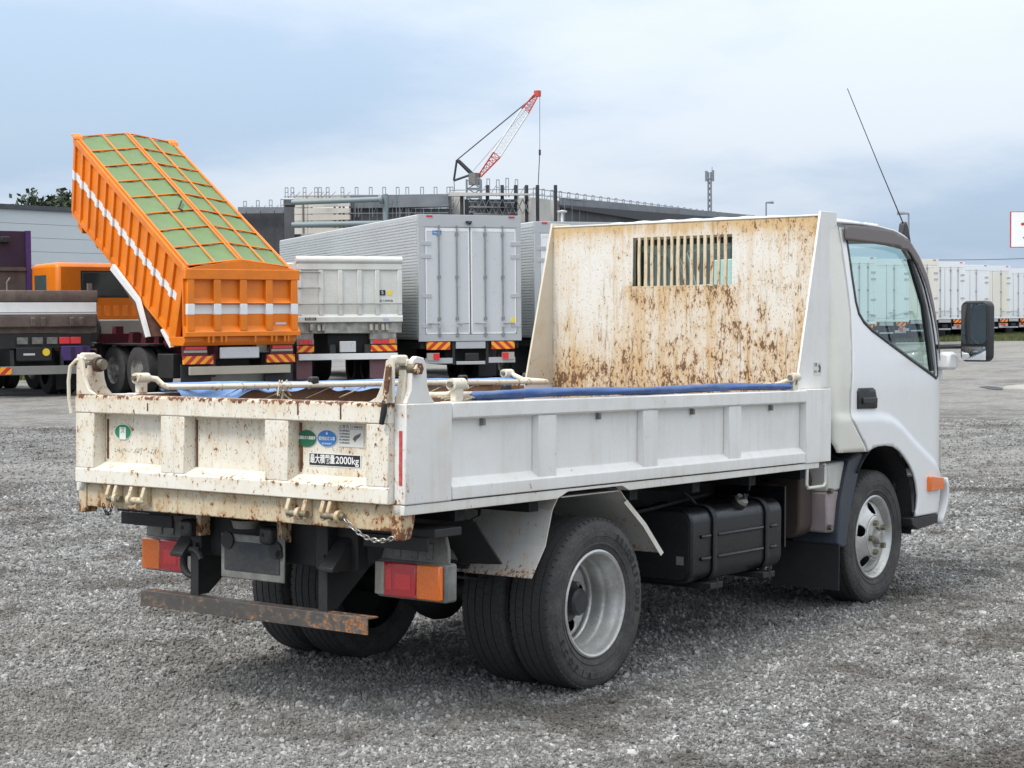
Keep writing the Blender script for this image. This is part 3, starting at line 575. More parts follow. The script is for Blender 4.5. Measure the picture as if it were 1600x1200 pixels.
for s in (-1, 1):
    # rear quarter and roof rail behind the door
    qp = [(3.285, .853), (3.262, .905), (3.252, 1.0), (3.25, 1.975), (3.30, 1.99), (3.500, 1.997), (3.505, 1.939), (3.496, 1.678), (3.488, 1.534), (3.460, 1.35), (3.440, 1.225), (3.422, 1.12), (3.414, 1.008), (3.491, .938), (3.565, .873), (3.588, .846)]
    skin('cab_quarter_panel', qp, [], M['cabcream'], T, s)
    rl = [(3.505, 1.997), (3.75, 2.003), (3.94, 2.001), (4.16, 1.987), (4.285, 1.962), (4.375, 1.922), (4.460, 1.842), (4.560, 1.712), (4.597, 1.467), (4.606, 1.223), (4.618, 1.03), (4.604, .857), (4.587, .66), (4.574, .66),
          (4.590, .857), (4.603, 1.03), (4.587, 1.223), (4.577, 1.467), (4.539, 1.704), (4.438, 1.841), (4.350, 1.925), (4.257, 1.962), (4.14, 1.986), (3.94, 1.996), (3.75, 1.996), (3.51, 1.985)]
    skin('cab_frame', rl, [], M['cab'], T, s)
    dr = skin('door', door, [win], M['cab'], T, s)
    skin('window_glass', win, [], M['glass'], dr, s, -.012, .0)
    skin('window_seal', arr, [win], M['plastic'], dr, s, .0075, .004)
    # divider bar of the quarter light
    MB().tube([(4.33, s*(Ys(4.33, 1.84)-.008), 1.845), (4.42, s*(Ys(4.42, 1.6)-.008), 1.60), (4.45, s*(Ys(4.45, 1.25)-.008), 1.245)], .016, 6).build('window_divider', M['plastic'], dr)
    vs_ = [(3.540, 1.976), (3.58, 1.984), (3.73, 1.992), (3.886, 1.996), (4.117, 1.988), (4.30, 1.950), (4.395, 1.868), (4.475, 1.755), (4.528, 1.592), (4.552, 1.452), (4.548, 1.30), (4.525, 1.30),
           (4.505, 1.452), (4.475, 1.556), (4.425, 1.711), (4.36, 1.815), (4.275, 1.885), (4.117, 1.900), (3.923, 1.904), (3.697, 1.906), (3.586, 1.905), (3.520, 1.904)]
    skin('window_visor', vs_, [], M['visor'], dr, s, .024, .003)
    hx = [(3.495, 1.063), (3.493, 1.150), (3.510, 1.166), (3.66, 1.166), (3.69, 1.155), (3.714, 1.10), (3.714, 1.066), (3.70, 1.060)]
    hd = skin('door_handle', hx, [], M['plastic'], dr, s, .010, .008); yv = Ys(3.6, 1.11)
    MB().box(3.535, 3.700, min(s*(yv+.012), s*(yv+.024)), max(s*(yv+.012), s*(yv+.024)), 1.085, 1.118).build('handle_grip', M['plastic'], T, bevel=.006)
    yv = Ys(4.42, .64)
    MB().prism([(4.330, .602), (4.330, .678), (4.345, .683), (4.512, .666), (4.515, .602)], 'y', s*(yv+.002), s*(yv+.026)).build('side_marker', M['amber'], dr, bevel=.004)
    MB().box(4.336, 4.345, min(s*(yv+.026), s*(yv+.028)), max(s*(yv+.026), s*(yv+.028)), .605, .675).build('marker_edge', M['amber'], T)
    # dark liner behind the shut lines and the lower door
    ln = [(3.50, .985), (3.47, 1.03), (3.48, 1.20), (3.60, 1.45), (4.20, 1.27), (4.53, 1.17), (4.55, .70), (4.45, .50), (4.26, .50), (4.26, .60), (4.20, .74), (4.10, .83), (3.95, .90), (3.80, .915), (3.62, .91)]
    skin('door_lining', ln, [], M['seat'], T, s, -.035, .0)
    sm_ = [(3.505, 1.975), (3.511, 1.939), (3.502, 1.678), (3.494, 1.534), (3.466, 1.35), (3.446, 1.225), (3.428, 1.12), (3.421, 1.012), (3.497, .944), (3.571, .879), (3.596, .846)]
    skin('door_gap_seal', [(x-.018, z-.004) for x, z in sm_]+[(x+.018, z+.004) for x, z in sm_[::-1]], [], M['dark'], T, s, -.016, .0)
    # wheel housing
    hs = MB()
    def hf(u, v, s=s): a = R(-12+150*u); return (3.862+.375*math.cos(a), s*(.812-.36*v), .462+.412*math.sin(a))
    hs.grid(hf, 22, 3).build('wheel_housing', M['dark'], T, smooth=60, solid=.01)
    MB().prism([(3.505, .806), (3.64, .838), (3.665, .826), (3.60, .70), (3.53, .56), (3.486, .376), (3.44, .372), (3.379, .395), (3.42, .60)], 'y', s*.80, s*.55).build('front_mudguard', M['guard'], T, bevel=.008)
    MB().box(3.395, 3.403, min(s*.802, s*.43), max(s*.802, s*.43), .162, .392).build('mud_flap', M['flap'], T)
    # step and bumper end
    MB().prism([(4.150, .470), (4.158, .432), (4.228, .402), (4.49, .418), (4.50, .470)], 'y', s*.852, s*.60).build('door_step', M['plastic'], T, bevel=.006)
    MB().tube([(4.165, s*.70, .775), (4.19, s*.72, .72), (4.20, s*.73, .64), (4.17, s*.73, .59), (4.11, s*.72, .585)], .012, 6).build('brake_hose', M['black'], T)
# bumper, front, roof
def front_x(z, v): return np.interp(z, [.40, .52, .66, .86, 1.03, 1.22, 1.47, 1.71, 1.84, 1.925], [4.53, 4.66, 4.64, 4.60, 4.615, 4.60, 4.59, 4.55, 4.45, 4.36])+.085*(1-abs(v)**2.6)
def ysz(z): return .835-.12*(max(0, z-1.15)/.85)**1.5
MB().grid(lambda u, v: (front_x(.66+.56*u, 2*v-1), (2*v-1)*(ysz(.66+.56*u)-.03), .66+.56*u), 14, 24).build('front_panel', M['cab'], T, smooth=50)
MB().grid(lambda u, v: (front_x(1.222+.70*u, 2*v-1), (2*v-1)*(ysz(1.222+.70*u)-.05), 1.222+.70*u), 16, 24).build('windscreen', M['glass'], T, smooth=50)
MB().grid(lambda u, v: (4.505+.12*math.sin(math.pi*min(1, .08+.62*u))+.06*(1-abs(2*v-1)**4), (2*v-1)*.855, .415+.24*u), 8, 24).build('bumper', M['cab'], T, smooth=50, solid=.02)
for s in (-1, 1):
    MB().tube([(front_x(z, .98)+.0, s*(ysz(z)-.035), z) for z in np.linspace(1.2, 1.92, 14)], .026, 8).build('windscreen_pillar', M['cab'], T, smooth=60)
    MB().prism([(4.555, .70), (4.575, .88), (4.63, .87), (4.62, .70)], 'y', s*.815, s*.60).build('headlamp', M['clear'], T, bevel=.01)
roof_e = ([3.25, 3.30, 3.53, 3.75, 3.94, 4.16, 4.28, 4.37], [1.975, 1.99, 1.997, 2.001, 1.999, 1.985, 1.960, 1.918])
def roof(u, v):
    x = 3.245+1.13*u; y = (2*v-1); ze = np.interp(x, *roof_e); rib = .006*max(0, math.cos(y*30))*sstep((x-3.27)/.06)*sstep((4.1-x)/.2)*(abs(y) < .93)
    return (x+(.03*(1-y*y) if u > .9 else 0), y*(.741+.004), ze+.032*(1-abs(y)**5)+rib)
MB().grid(roof, 40, 110).build('roof', M['cab'], T, smooth=50, solid=.012)
rw = MB()
for y0, y1, z0, z1 in ((-.78, -.36, .90, 1.985), (.30, .78, .90, 1.985), (-.36, .30, .90, 1.60), (-.36, .30, 1.925, 1.985)): rw.box(3.246, 3.258, y0, y1, z0, z1)
rw = rw.build('cab_rear_wall', M['cabcream'], T)
b = MB()
for y0, y1, z0, z1 in ((-.36, -.335, 1.60, 1.925), (.275, .30, 1.60, 1.925), (-.335, .275, 1.60, 1.63), (-.335, .275, 1.895, 1.925)): b.box(3.240, 3.262, y0, y1, z0, z1)
b.build('window_seal', M['plastic'], rw); MB().box(3.250, 3.254, -.335, .275, 1.63, 1.895).build('rear_window', M['glass'], rw)
# interior
MB().box(3.27, 4.50, -.74, .74, .90, .93).build('cab_floor', M['seat'], T)
dash = MB().prism([(4.18, .93), (4.14, 1.18), (4.22, 1.285), (4.50, 1.25), (4.55, .93)], 'y', -.745, .745).build('dashboard', M['plastic'], T, bevel=.02)
for yc, w_ in ((-.42, .24), (.02, .16), (.42, .24)):
    st_ = MB().prism([(3.42, .93), (3.42, 1.06), (3.86, 1.10), (3.90, 1.05), (3.88, .93)], 'y', yc-w_, yc+w_).build('seat', M['seat'], T, bevel=.03)
    MB().prism([(3.40, 1.07), (3.32, 1.62), (3.40, 1.66), (3.50, 1.10)], 'y', yc-w_, yc+w_).build('seat_back', M['seat'], st_, bevel=.035)
    if w_ > .2: MB().box(3.31, 3.40, yc-.12, yc+.12, 1.69, 1.86).build('headrest', M['seat'], st_, bevel=.035)
tor = [(4.08+.19*math.cos(a)*.35, -.40+.19*math.sin(a), 1.30+.19*math.cos(a)*.93) for a in [k*math.pi/12 for k in range(25)]]
sw = MB().tube(tor, .014, 8).build('steering_wheel', M['plastic'], T, smooth=60)
MB().tube([(4.08, -.40, 1.30), (4.22, -.40, 1.18)], .03, 8).build('steering_column', M['plastic'], sw); MB().tube([(4.08, -.58, 1.30), (4.09, -.40, 1.29), (4.08, -.22, 1.30)], .02, 6).build('wheel_spoke', M['plastic'], sw)
MB().box(4.26, 4.30, -.14, .14, 1.76, 1.84).build('interior_mirror', M['plastic'], T, bevel=.01)
MB().prism([(4.36, 1.19), (4.40, 1.36), (4.43, 1.36), (4.42, 1.19)], 'y', .05, .40).build('drive_recorder_screen', M['plastic'], T, bevel=.01)
# door mirrors
for s in (-1, 1):
    def rr(y0, y1, z0, z1, r, n=5):
        return [(cx+r*math.cos(a), cz+r*math.sin(a)) for cx, cz, a0 in ((y1-r, z1-r, 0), (y0+r, z1-r, 90), (y0+r, z0+r, 180), (y1-r, z0+r, 270)) for a in [R(a0+90*k/n) for k in range(n+1)]]
    mr = MB().prism([(s*a, z) for a, z in rr(.917, 1.094, 1.296, 1.626, .036)], 'x', 4.598, 4.66).build('door_mirror', M['plastic'], T, bevel=.010)
    MB().prism([(s*a, z) for a, z in rr(.928, 1.079, 1.392, 1.610, .024)], 'x', 4.5965, 4.599).build('mirror_glass', M['mirror'], mr)
    b = MB(); prf = rr(.930, 1.077, 1.306, 1.375, .02)
    b.grid(lambda u, v: (4.5975-.012*(1-(2*u-1)**2)*(1-(2*v-1)**2), s*(.929+.15*u), 1.305+.072*v), 12, 8); b.build('wide_mirror_glass', M['mirror'], mr, smooth=80)
    MB().tube([(4.55, s*.80, 1.375), (4.61, s*.86, 1.378), (4.63, s*.92, 1.38)], .014, 8).build('mirror_arm', M['plastic'], mr)
    MB().prism([(4.52, 1.255), (4.53, 1.345), (4.60, 1.35), (4.66, 1.33), (4.67, 1.28), (4.62, 1.25)], 'y', s*.79, s*.895).build('mirror_base', M['cab'], mr, bevel=.015)
def rotz(o, c, a):
    o.data.transform(Matrix.Translation((c[0], c[1], 0))@Matrix.Rotation(a, 4, 'Z')@Matrix.Translation((-c[0], -c[1], 0)))
for o in list(T.children):
    if o.name.startswith('door_mirror'):
        sg_ = -1 if o.data.vertices[0].co.y < 0 else 1
        for m_ in [o]+[c for c in o.children if 'glass' in c.name]: rotz(m_, (4.60, sg_*1.005), R(11)*sg_)
# antenna, roof fittings
an = MB().prism([(4.27, 1.955), (4.29, 2.035), (4.315, 2.05), (4.345, 2.01), (4.38, 1.93)], 'y', -.735, -.700).build('antenna_base', M['plastic'], T, bevel=.006)
MB().tube([(4.315, -.718, 2.03), (4.0, -.713, 2.33), (3.645, -.705, 2.683)], [.004, .0028, .0022], 6).build('antenna_mast', M['plastic'], an)
for x in (3.98, 4.02, 4.06, 4.10): MB().box(x, x+.02, -.66, -.63, 2.010, 2.026).build('roof_bolt', M['cab'], T, bevel=.004)

# ------------------------------------------------------------------ wheels
def bx(x, z): dx = x-XR; return (XR+dx*math.cos(TILT)-z*math.sin(TILT), z*math.cos(TILT)+dx*math.sin(TILT))
TR = .3457
def tyre_mesh():
    W = .102; pr = [(.212, -.080), (.222, -.088), (.236, -.094), (.238, -.0975), (.243, -.0985), (.246, -.0965), (.270, -W), (.272, -W-.0025), (.296, -W-.003), (.299, -W-.0005), (.318, -W+.002), (.333, -W+.014), (.338, -W+.022)]
    edge = [-.080, -.0595, -.0545, -.022, -.017, .017, .022, .0545, .0595, .080]
    pts = list(pr)
    lev = TR
    for i, yy in enumerate(edge):
        pts.append((lev-.0015*(abs(yy)/.08)**2*2, yy))
        if i in (1, 3, 5, 7): pts += [(lev-.010, yy+.0006), (lev-.010, edge[i+1]-.0006)]
    pts += [(r, -y) for r, y in pr[::-1]]
    return pts
tp = tyre_mesh()
def tread_cuts(b):          # low worn shoulder lugs and ribs moulded on the side wall
    for k in range(64):
        a = 2*math.pi*k/64; ca, sa = math.cos(a), math.sin(a)
        for sg_ in (-1, 1):
            vs = [(r*ca-t*sa, sg_*y, r*sa+t*ca) for r, y in ((.3365, .078), (.3425, .0795), (.3385, .0885), (.331, .0905)) for t in (-.0125, .0125)]
            b.add(vs, [(0, 1, 3, 2), (2, 3, 5, 4), (4, 5, 7, 6), (0, 2, 4, 6), (1, 7, 5, 3)])
b = MB().lathe(tp, (0, 0, 0), 96); tread_cuts(b); ty0 = b.build('tyre', M['tyre'], T, smooth=32)
xf, zf = bx(XR+2.58825, TR-.008); xr_, zr = bx(XR, TR-.008)
RY = .7018
spots = [(xr_, -RY, zr), (xr_, -RY+.235, zr), (xr_, RY, zr), (xr_, RY-.235, zr), (xf, -.690, zf), (xf, .690, zf)]
for i, (x, y, z) in enumerate(spots):
    o = ty0 if i == 0 else copy_part(ty0, T)
    o.location = (x-XR, y, z); o.rotation_euler = (0, rng.uniform(0, 6), 0)
def arc_text(body, a0, a1, rad, hgt, parent):
    n = len(body)
    for k, ch in enumerate(body):
        a = R(a0+(a1-a0)*(k+.5)/n); c = Vector((xr_+rad*math.cos(a), -RY-.1060, zr+rad*math.sin(a))); upv = Vector((math.cos(a), 0, math.sin(a))) if a0 > a1 else -Vector((math.cos(a), 0, math.sin(a)))
        rt = Vector((math.sin(a), 0, -math.cos(a))) if a0 > a1 else -Vector((math.sin(a), 0, -math.cos(a)))
        text('tyre_letter', ch, M['tyre'] if False else tl_, parent, c, rt, upv, hgt, bold=.001)
tl_ = pm('raised_rubber_letters', (.016, .016, .017), .7, var=.3, scale=40)
arc_text('BRIDGESTONE', 66, -14, .284, .036, T); arc_text('ECOPIA', 200, 262, .284, .036, T)
def disc_with_holes(b, rin, rout, yoff, nh, rh, rc, cone=0., n=60, rot=0.):
    """annular disc with round hand holes cut out (cells whose centre falls in a hole are left open, rim pulled to the circle)"""
    nr = 10; P = lambda r, a: (r*math.cos(a), yoff+cone*(r-rin)/(rout-rin), r*math.sin(a))
    hc = [(rc*math.cos(rot+2*math.pi*k/nh), rc*math.sin(rot+2*math.pi*k/nh)) for k in range(nh)]
    vs = []; keep = []
    for i in range(nr+1):
        for j in range(n*2):
            r = rin+(rout-rin)*i/nr; a = 2*math.pi*j/(n*2); x, y, z = P(r, a)
            for hx_, hz in hc:
                dd = math.hypot(x-hx_, z-hz)
                if dd < rh*1.18 and dd > 1e-5:
                    k = rh/dd; 
                    if dd > rh*.80: x, z = hx_+(x-hx_)*k, hz+(z-hz)*k
            vs.append((x, y, z))
    q = n*2
    for i in range(nr):
        for j in range(q):
            f = (i*q+j, i*q+(j+1) % q, (i+1)*q+(j+1) % q, (i+1)*q+j)
            cx = sum(vs[t][0] for t in f)/4; cz = sum(vs[t][2] for t in f)/4
            if all(math.hypot(cx-hx_, cz-hz) > rh*.97 for hx_, hz in hc): keep.append(f)
    b.add(vs, keep)
# outward is -y for the wheels on the right
def rim(front):
    b = MB()
    if front:
        b.lathe([(.205, .075), (.198, -.06), (.204, -.076), (.213, -.082), (.2145, -.089), (.209, -.092), (.202, -.088), (.196, -.078), (.190, -.062), (.182, -.052)], (0, 0, 0), 64)
        disc_with_holes(b, .112, .183, -.098, 5, .030, .146, cone=.046, rot=.35)
        b.lathe([(.112, -.098), (.104, -.101), (.055, -.101), (.050, -.09)], (0, 0, 0), 64)
    else:
        b.lathe([(.205, .075), (.198, -.055), (.203, -.074), (.213, -.082), (.2145, -.089), (.209, -.092), (.202, -.088), (.1985, -.078), (.196, -.060), (.188, -.048), (.1865, -.018), (.181, -.006), (.1755, .004), (.174, .048), (.168, .054), (.167, .070)], (0, 0, 0), 64)
        disc_with_holes(b, .07, .166, .088, 5, .030, .118, cone=-.018, rot=.2)
    return b
rimf = rim(True).build('wheel_rim', M['steel'], T, smooth=35, solid=.004); rimr = rim(False).build('wheel_rim', M['steel'], T, smooth=35, solid=.004)
def nuts(parent, n, rc, y, rr, L_, loc=None):
    for k in range(n):
        a = 2*math.pi*k/n+.62
        MB().cyl((rc*math.cos(a), y, rc*math.sin(a)), (rc*math.cos(a), y-L_, rc*math.sin(a)), rr, rr*.93, 6).build('wheel_nut', M['nut'], parent, smooth=0)
nuts(rimf, 5, .0785, -.101, .0165, .022)
MB().lathe([(.058, -.085), (.055, -.092), (.050, -.094)], (0, 0, 0), 32).build('hub_ring', M['floor'], rimf)
MB().lathe([(.049, -.08), (.049, -.096), (.036, -.098), (.034, -.122), (.028, -.130), (.0, -.132)], (0, 0, 0), 32).build('hub_cap', M['steeld'], rimf)
MB().lathe([(.088, .08), (.086, .045), (.058, .035), (.055, -.010), (.045, -.020), (.0, -.022)], (0, 0, 0), 32).build('wheel_hub', M['hub'], rimr)
MB().lathe([(.165, .0605), (.07, .0755)], (0, 0, 0), 8).build('x', M['steeld'], rimr) if False else None
nuts(rimr, 5, .098, .078, .0135, .026)
def wheel_copy(src, x, y, z, rz):
    c = copy_part(src, T); c.location = (x-XR, y, z); c.rotation_euler = (0, 0, rz)
    for ch in src.children: copy_part(ch, c)
    return c
wheel_copy(rimf, xf, .690, zf, math.pi); wheel_copy(rimr, xr_, RY, zr, math.pi)
rimf.location = (xf-XR, -.690, zf); rimr.location = (xr_-XR, -RY, zr)
dr_ = MB().lathe([(.0, -.05), (.17, -.05), (.17, .06), (.0, .06)], (0, 0, 0), 40)
for x, y, z in ((xf, -.66, zf), (xf, .66, zf), (xr_, -.50, zr), (xr_, .50, zr)):
    MB().lathe([(.0, -.06), (.168, -.06), (.168, .07), (.0, .07)], (x, y, z), 40).build('brake_drum', M['dark'], T)
MB().cyl((xr_, -.64, zr), (xr_, .64, zr), .055).build('rear_axle', M['black'], T); MB().lathe([(.0, -.13), (.07, -.12), (.13, -.05), (.14, .0), (.13, .05), (.07, .12), (.0, .13)], (xr_, .02, zr), 24).build('differential', M['black'], T, smooth=60)
MB().cyl((xf, -.62, zf-.03), (xf, .62, zf-.03), .045).build('front_axle', M['black'], T)

# ------------------------------------------------------------------ chassis and underside
for s in (-1, 1):
    MB().box(.15, 4.35, min(s*.30, s*.36), max(s*.30, s*.36), .545, .715).build('frame_rail', M['black'], T, bevel=.004)
    MB().box(.10, 3.15, min(s*.29, s*.37), max(s*.29, s*.37), .722, .798).build('bed_subframe', M['dark'], T)
    for k in range(4):
        sp = [(xr_-.62+1.24*t, s*.46, .42+.012*k+.10*(2*t-1)**2*(1 if k > 1 else .7)) for t in [i/16 for i in range(17)]]
        sp = sp[k and 4-k:len(sp)-(k and 4-k)] if k < 3 else sp
        b = MB()
        for i in range(len(sp)-1):
            a, c = sp[i], sp[i+1]; b.plate([(a[0], a[1]-.035, a[2]), (c[0], c[1]-.035, c[2]), (c[0], c[1]+.035, c[2]), (a[0], a[1]+.035, a[2])], (0, 0, .010))
        b.build('spring_leaf', M['black'], T)
    MB().box(xr_-.05, xr_+.05, s*.46-.05, s*.46+.05, .36, .47).build('spring_clamp', M['black'], T, bevel=.01)
    MB().cyl((xr_-.45, s*.40, .62), (xr_-.12, s*.42, .36), .03).build('shock_absorber', M['black'], T)
    # wheel fenders hung under the bed
    fr = [(.980, .790), (.935, .735), (.890, .60), (.800, .485)]
    b = MB(); b.add([(x, s*y, z) for x, z in fr for y in (.803, .28)], [(2*i, 2*i+1, 2*i+3, 2*i+2) for i in range(len(fr)-1)])
    b.build('rear_fender', M['fender'], T, solid=.004, smooth=0)
    ff = [(1.40, .790), (1.455, .742), (1.60, .635), (1.740, .500)]
    b = MB(); b.add([(x, s*y, z) for x, z in ff for y in (.803, .30)], [(2*i, 2*i+1, 2*i+3, 2*i+2) for i in range(len(ff)-1)])
    b.build('front_fender', M['fender'], T, solid=.004, smooth=0)
    b = MB(); b.add([(x, s*y, z) for x, z in ff[1:] for y in (.807, .803)]+[(x-.022, s*y, z-.012) for x, z in ff[1:] for y in (.807, .803)], [(2*i, 2*i+1, 2*i+3, 2*i+2) for i in range(2)]+[(2*i, 2*i+2, 2*i+8, 2*i+6) for i in range(2)])
    b.build('fender_edge', M['side'], T)
    MB().box(1.0, 1.42, min(s*.80, s*.55), max(s*.80, s*.55), .778, .783).build('fender_top', M['fender'], T)
    b = MB(); b.plate([(.680, s*.445, .700), (.700, s*.60, .700), (.755, s*.695, .535), (.745, s*.500, .525)], (.008, 0, .002)); b.build('rubber_flap', M['flap'], T)
    # tail lamps: grey housing, clear reversing light, red, amber
    q = -.027; y0, y1 = (.490+q, .818+q)
    hs = MB().box(.235, .30, min(s*y0, s*y1), max(s*y0, s*y1), .450, .590).build('tail_lamp', M['galv'], T, bevel=.010)
    MB().prism([(s*(.50+q), .588), (s*(.53+q), .66), (s*(.56+q), .70), (s*(.80+q), .70), (s*(.818+q), .64), (s*(.818+q), .588)], 'x', .245, .262).build('lamp_mount', M['galv'], hs, bevel=.004)
    for yy in (.585, .665, .735): MB().box(.2395, .2455, s*(yy+q)-.014, s*(yy+q)+.014, .60, .66).build('mount_rib', M['galv'], hs, bevel=.003)
    MB().box(.215, .2345, min(s*(.498+q), s*(.545+q)), max(s*(.498+q), s*(.545+q)), .462, .582).build('reversing_lens', M['clear'], hs, bevel=.004)
    MB().box(.208, .2345, min(s*(.5465+q), s*(.698+q)), max(s*(.5465+q), s*(.698+q)), .460, .584).build('red_lens', M['red'], hs, bevel=.005)
    MB().box(.2070, .2085, min(s*(.560+q), s*(.585+q)), max(s*(.560+q), s*(.585+q)), .485, .56).build('reflector', M['reddk'], hs)
    MB().box(.2070, .2085, min(s*(.60+q), s*(.675+q)), max(s*(.60+q), s*(.675+q)), .49, .545).build('brake_bulb', M['reddk'], hs)
    MB().box(.208, .2345, min(s*(.6995+q), s*(.806+q)), max(s*(.6995+q), s*(.806+q)), .460, .584).build('amber_lens', M['amber'], hs, bevel=.005)
    for yy, zz in ((.575, .575), (.70, .469), (.70, .575)): MB().cyl((.2068, s*(yy+q), zz), (.210, s*(yy+q), zz), .005, n=8).build('lens_screw', M['nut'], hs)
    hs.location.x += .067; hs.location.z -= .006
    MB().box(.19, .34, min(s*.47, s*.83), max(s*.47, s*.83), .690, .720).build('lamp_bracket', M['black'], T, bevel=.003)
    MB().box(.185, .195, min(s*.50, s*.80), max(s*.50, s*.80), .640, .6895).build('lamp_bracket_face', M['black'], T, bevel=.003)
# rear cross member, plate holder, hooks, bump stops, underrun bar
MB().box(.20, .26, -.46, .46, .545, .700).build('rear_cross_member', M['black'], T, bevel=.006)
MB().box(.9, 1.0, -.34, .34, .56, .70).build('cross_member', M['black'], T); MB().box(2.3, 2.4, -.34, .34, .56, .70).build('cross_member', M['black'], T)
b = MB()
for x in (.35, .8, 1.5, 2.0, 2.5, 3.0): b.box(x, x+.06, -.79, .79, .735, .799)
b.build('floor_bearers', M['dark'], T)
ph = MB().box(.128, .136, -.165, .167, .482, .650).build('plate_holder', M['galv'], T, bevel=.005)
MB().box(.1245, .1285, -.143, .146, .512, .622).build('plate_recess', pm('grimy_navy_plate', (.020, .024, .032), .5, var=.3, scale=12, dirt=(.10, .09, .075), dirt_amt=.5), ph, bevel=.003)
for y, z in ((.125, .625), (-.125, .605)): MB().cyl((.118, y, z), (.128, y, z), .032, n=16).build('holder_boss', M['black'], ph)
MB().cyl((.118, -.145, .590), (.123, -.145, .590), .017, n=12).build('holder_hole', M['dark'], ph)
MB().cyl((.132, .04, .675), (.132, .04, .705), .045, .055, 18).build('plate_lamp', M['galv'], T)
for y in (.335, -.095): 
    bs = MB().box(.095, .16, y-.032, y+.032, .625, .690).build('bump_stop', M['plastic'], T, bevel=.012); MB().box(.13, .18, y-.055, y-.030, .63, .724).build('stop_bracket', M['sill'], bs)
    MB().cyl((.0935, y+.01, .66), (.097, y+.01, .66), .008, n=8).build('stop_bolt', M['dark'], bs)
for y in (.385, -.395): MB().prism([(.10, .545), (.10, .560), (.20, .665), (.24, .665), (.24, .545)], 'y', y-.035, y+.035).build('tow_bracket', M['black'], T, bevel=.004)
MB().tube([(.14+.0*k, .335-.052*math.cos(a), .520+.052*math.sin(a)) for k, a in enumerate([R(20+t*25) for t in range(11)])], [.014]*9+[.012, .009], 8).build('tow_hook', M['black'], T)
ub = MB().prism([(.105, .398), (.165, .398), (.165, .392), (.111, .392), (.111, .337), (.105, .337)], 'y', -.592, .592).build('underrun_bar', M['barm'], T, bevel=.002)
for y in (.318, -.352):
    MB().prism([(.135, .3985), (.135, .600), (.42, .600), (.40, .545), (.205, .3985)], 'y', y-.004, y+.004).build('bar_bracket', M['black'], ub)
    MB().box(.1335, .1385, y-.022, y+.020, .3985, .585).build('bracket_flange', M['black'], ub)
    for x in (.165, .30): MB().cyl((x, y-.016, .575), (x, y-.004, .575), .012, n=6).build('bracket_bolt', M['chain'], ub, smooth=0)
# fuel tank
def rrect(y0, y1, z0, z1, r, n=6): return [(cx+r*math.cos(a), cz+r*math.sin(a)) for cx, cz, a0 in ((y1-r, z1-r, 0), (y0+r, z1-r, 90), (y0+r, z0+r, 180), (y1-r, z0+r, 270)) for a in [R(a0+90*k/n) for k in range(n+1)]]
ft = MB().prism(rrect(-.780, -.455, .333, .658, .062), 'x', 2.016, 2.840).build('fuel_tank', M['tank'], T, bevel=.012, seg=3)
MB().prism(rrect(-.765, -.47, .348, .643, .05), 'x', 2.010, 2.017).build('tank_end', M['dark'], ft)
for x in (2.185, 2.665): 
    b = MB(); o1 = rrect(-.787, -.448, .326, .665, .067); i1 = rrect(-.781, -.454, .332, .659, .062); n = len(o1)
    b.add([(x+dx, *p) for dx in (0, .036) for p in o1], [(i, (i+1) % n, n+(i+1) % n, n+i) for i in range(n)]); b.build('tank_strap', M['black'], ft, solid=.005)
    MB().box(x-.04, x+.07, -.80, -.40, .300, .327).build('tank_cradle', M['black'], ft, bevel=.003); MB().cyl((x+.02, -.795, .29), (x+.02, -.795, .345), .008, n=6).build('strap_bolt', M['black'], ft)
for z in (.437, .535):
    for x0, x1 in ((2.09, 2.165), (2.235, 2.645), (2.715, 2.775)): MB().tube([(x0, -.780, z), (x0+.015, -.784, z), (x1-.015, -.784, z), (x1, -.780, z)], .009, 8).build('tank_ridge', M['tank'], ft)
fc = MB().cyl((2.47, -.742, .645), (2.47, -.765, .668), .036, n=20).build('filler_neck', M['black'], ft); MB().cyl((2.47, -.764, .667), (2.47, -.776, .679), .034, .030, 20).build('fuel_cap', M['chain'], ft)
b = MB()
for k in range(3): a = R(60*k); vx = Vector((math.cos(a), -.7*math.sin(a), .7*math.sin(a)))*.030; c = Vector((2.47, -.777, .680)); b.tube([c-vx, c+vx], .006, 6)
b.build('cap_grip', M['plastic'], fc)
MB().box(2.0085, 2.0105, -.742, -.705, .415, .452).build('tank_label', M['galv'], ft)
# battery box, air tank, reservoir, hoses, inner machinery
MB().box(2.93, 2.945, -.745, -.38, .415, .705).build('battery_plate', M['tank'], T); MB().box(2.945, 3.17, -.60, -.38, .42, .70).build('battery_box', M['dark'], T, bevel=.01)
MB().plate([(2.925, -.70, .60), (2.925, -.62, .53), (2.925, -.60, .545), (2.925, -.68, .625)], (-.006, 0, 0)).build('battery_stay', M['black'], T)
MB().prism(rrect(-.70, -.52, .43, .78, .07), 'x', 3.17, 3.31).build('air_cleaner', pm('brown_dusty_metal', (.06, .042, .035), .7, var=.3, dirt=(.12, .09, .075)), T, bevel=.012)
bt = MB().prism([(3.320, .655), (3.318, .780), (3.335, .792), (3.515, .800), (3.535, .785), (3.50, .655)], 'y', -.775, -.64).build('washer_bottle', M['bottle'], T, bevel=.012)
MB().prism([(3.325, .452), (3.320, .6545), (3.500, .6545), (3.472, .445)], 'y', -.773, -.642).build('bottle_fluid', M['fluid'], bt, bevel=.012)
MB().tube([(3.47, -.70, .800), (3.49, -.72, .825), (3.52, -.74, .80), (3.515, -.76, .765), (3.50, -.775, .75)], .006, 6).build('bottle_hose', M['black'], bt)
for z in (.66, .48): MB().cyl((3.335, -.795, z), (3.335, -.775, z), .014, n=10).build('bottle_bolt', M['nut'], bt)
MB().box(3.20, 4.45, -.45, .45, .42, .86).build('engine_block', M['dark'], T, bevel=.03); MB().box(1.75, 3.2, -.30, .30, .45, .56).build('gearbox', M['dark'], T, bevel=.03)
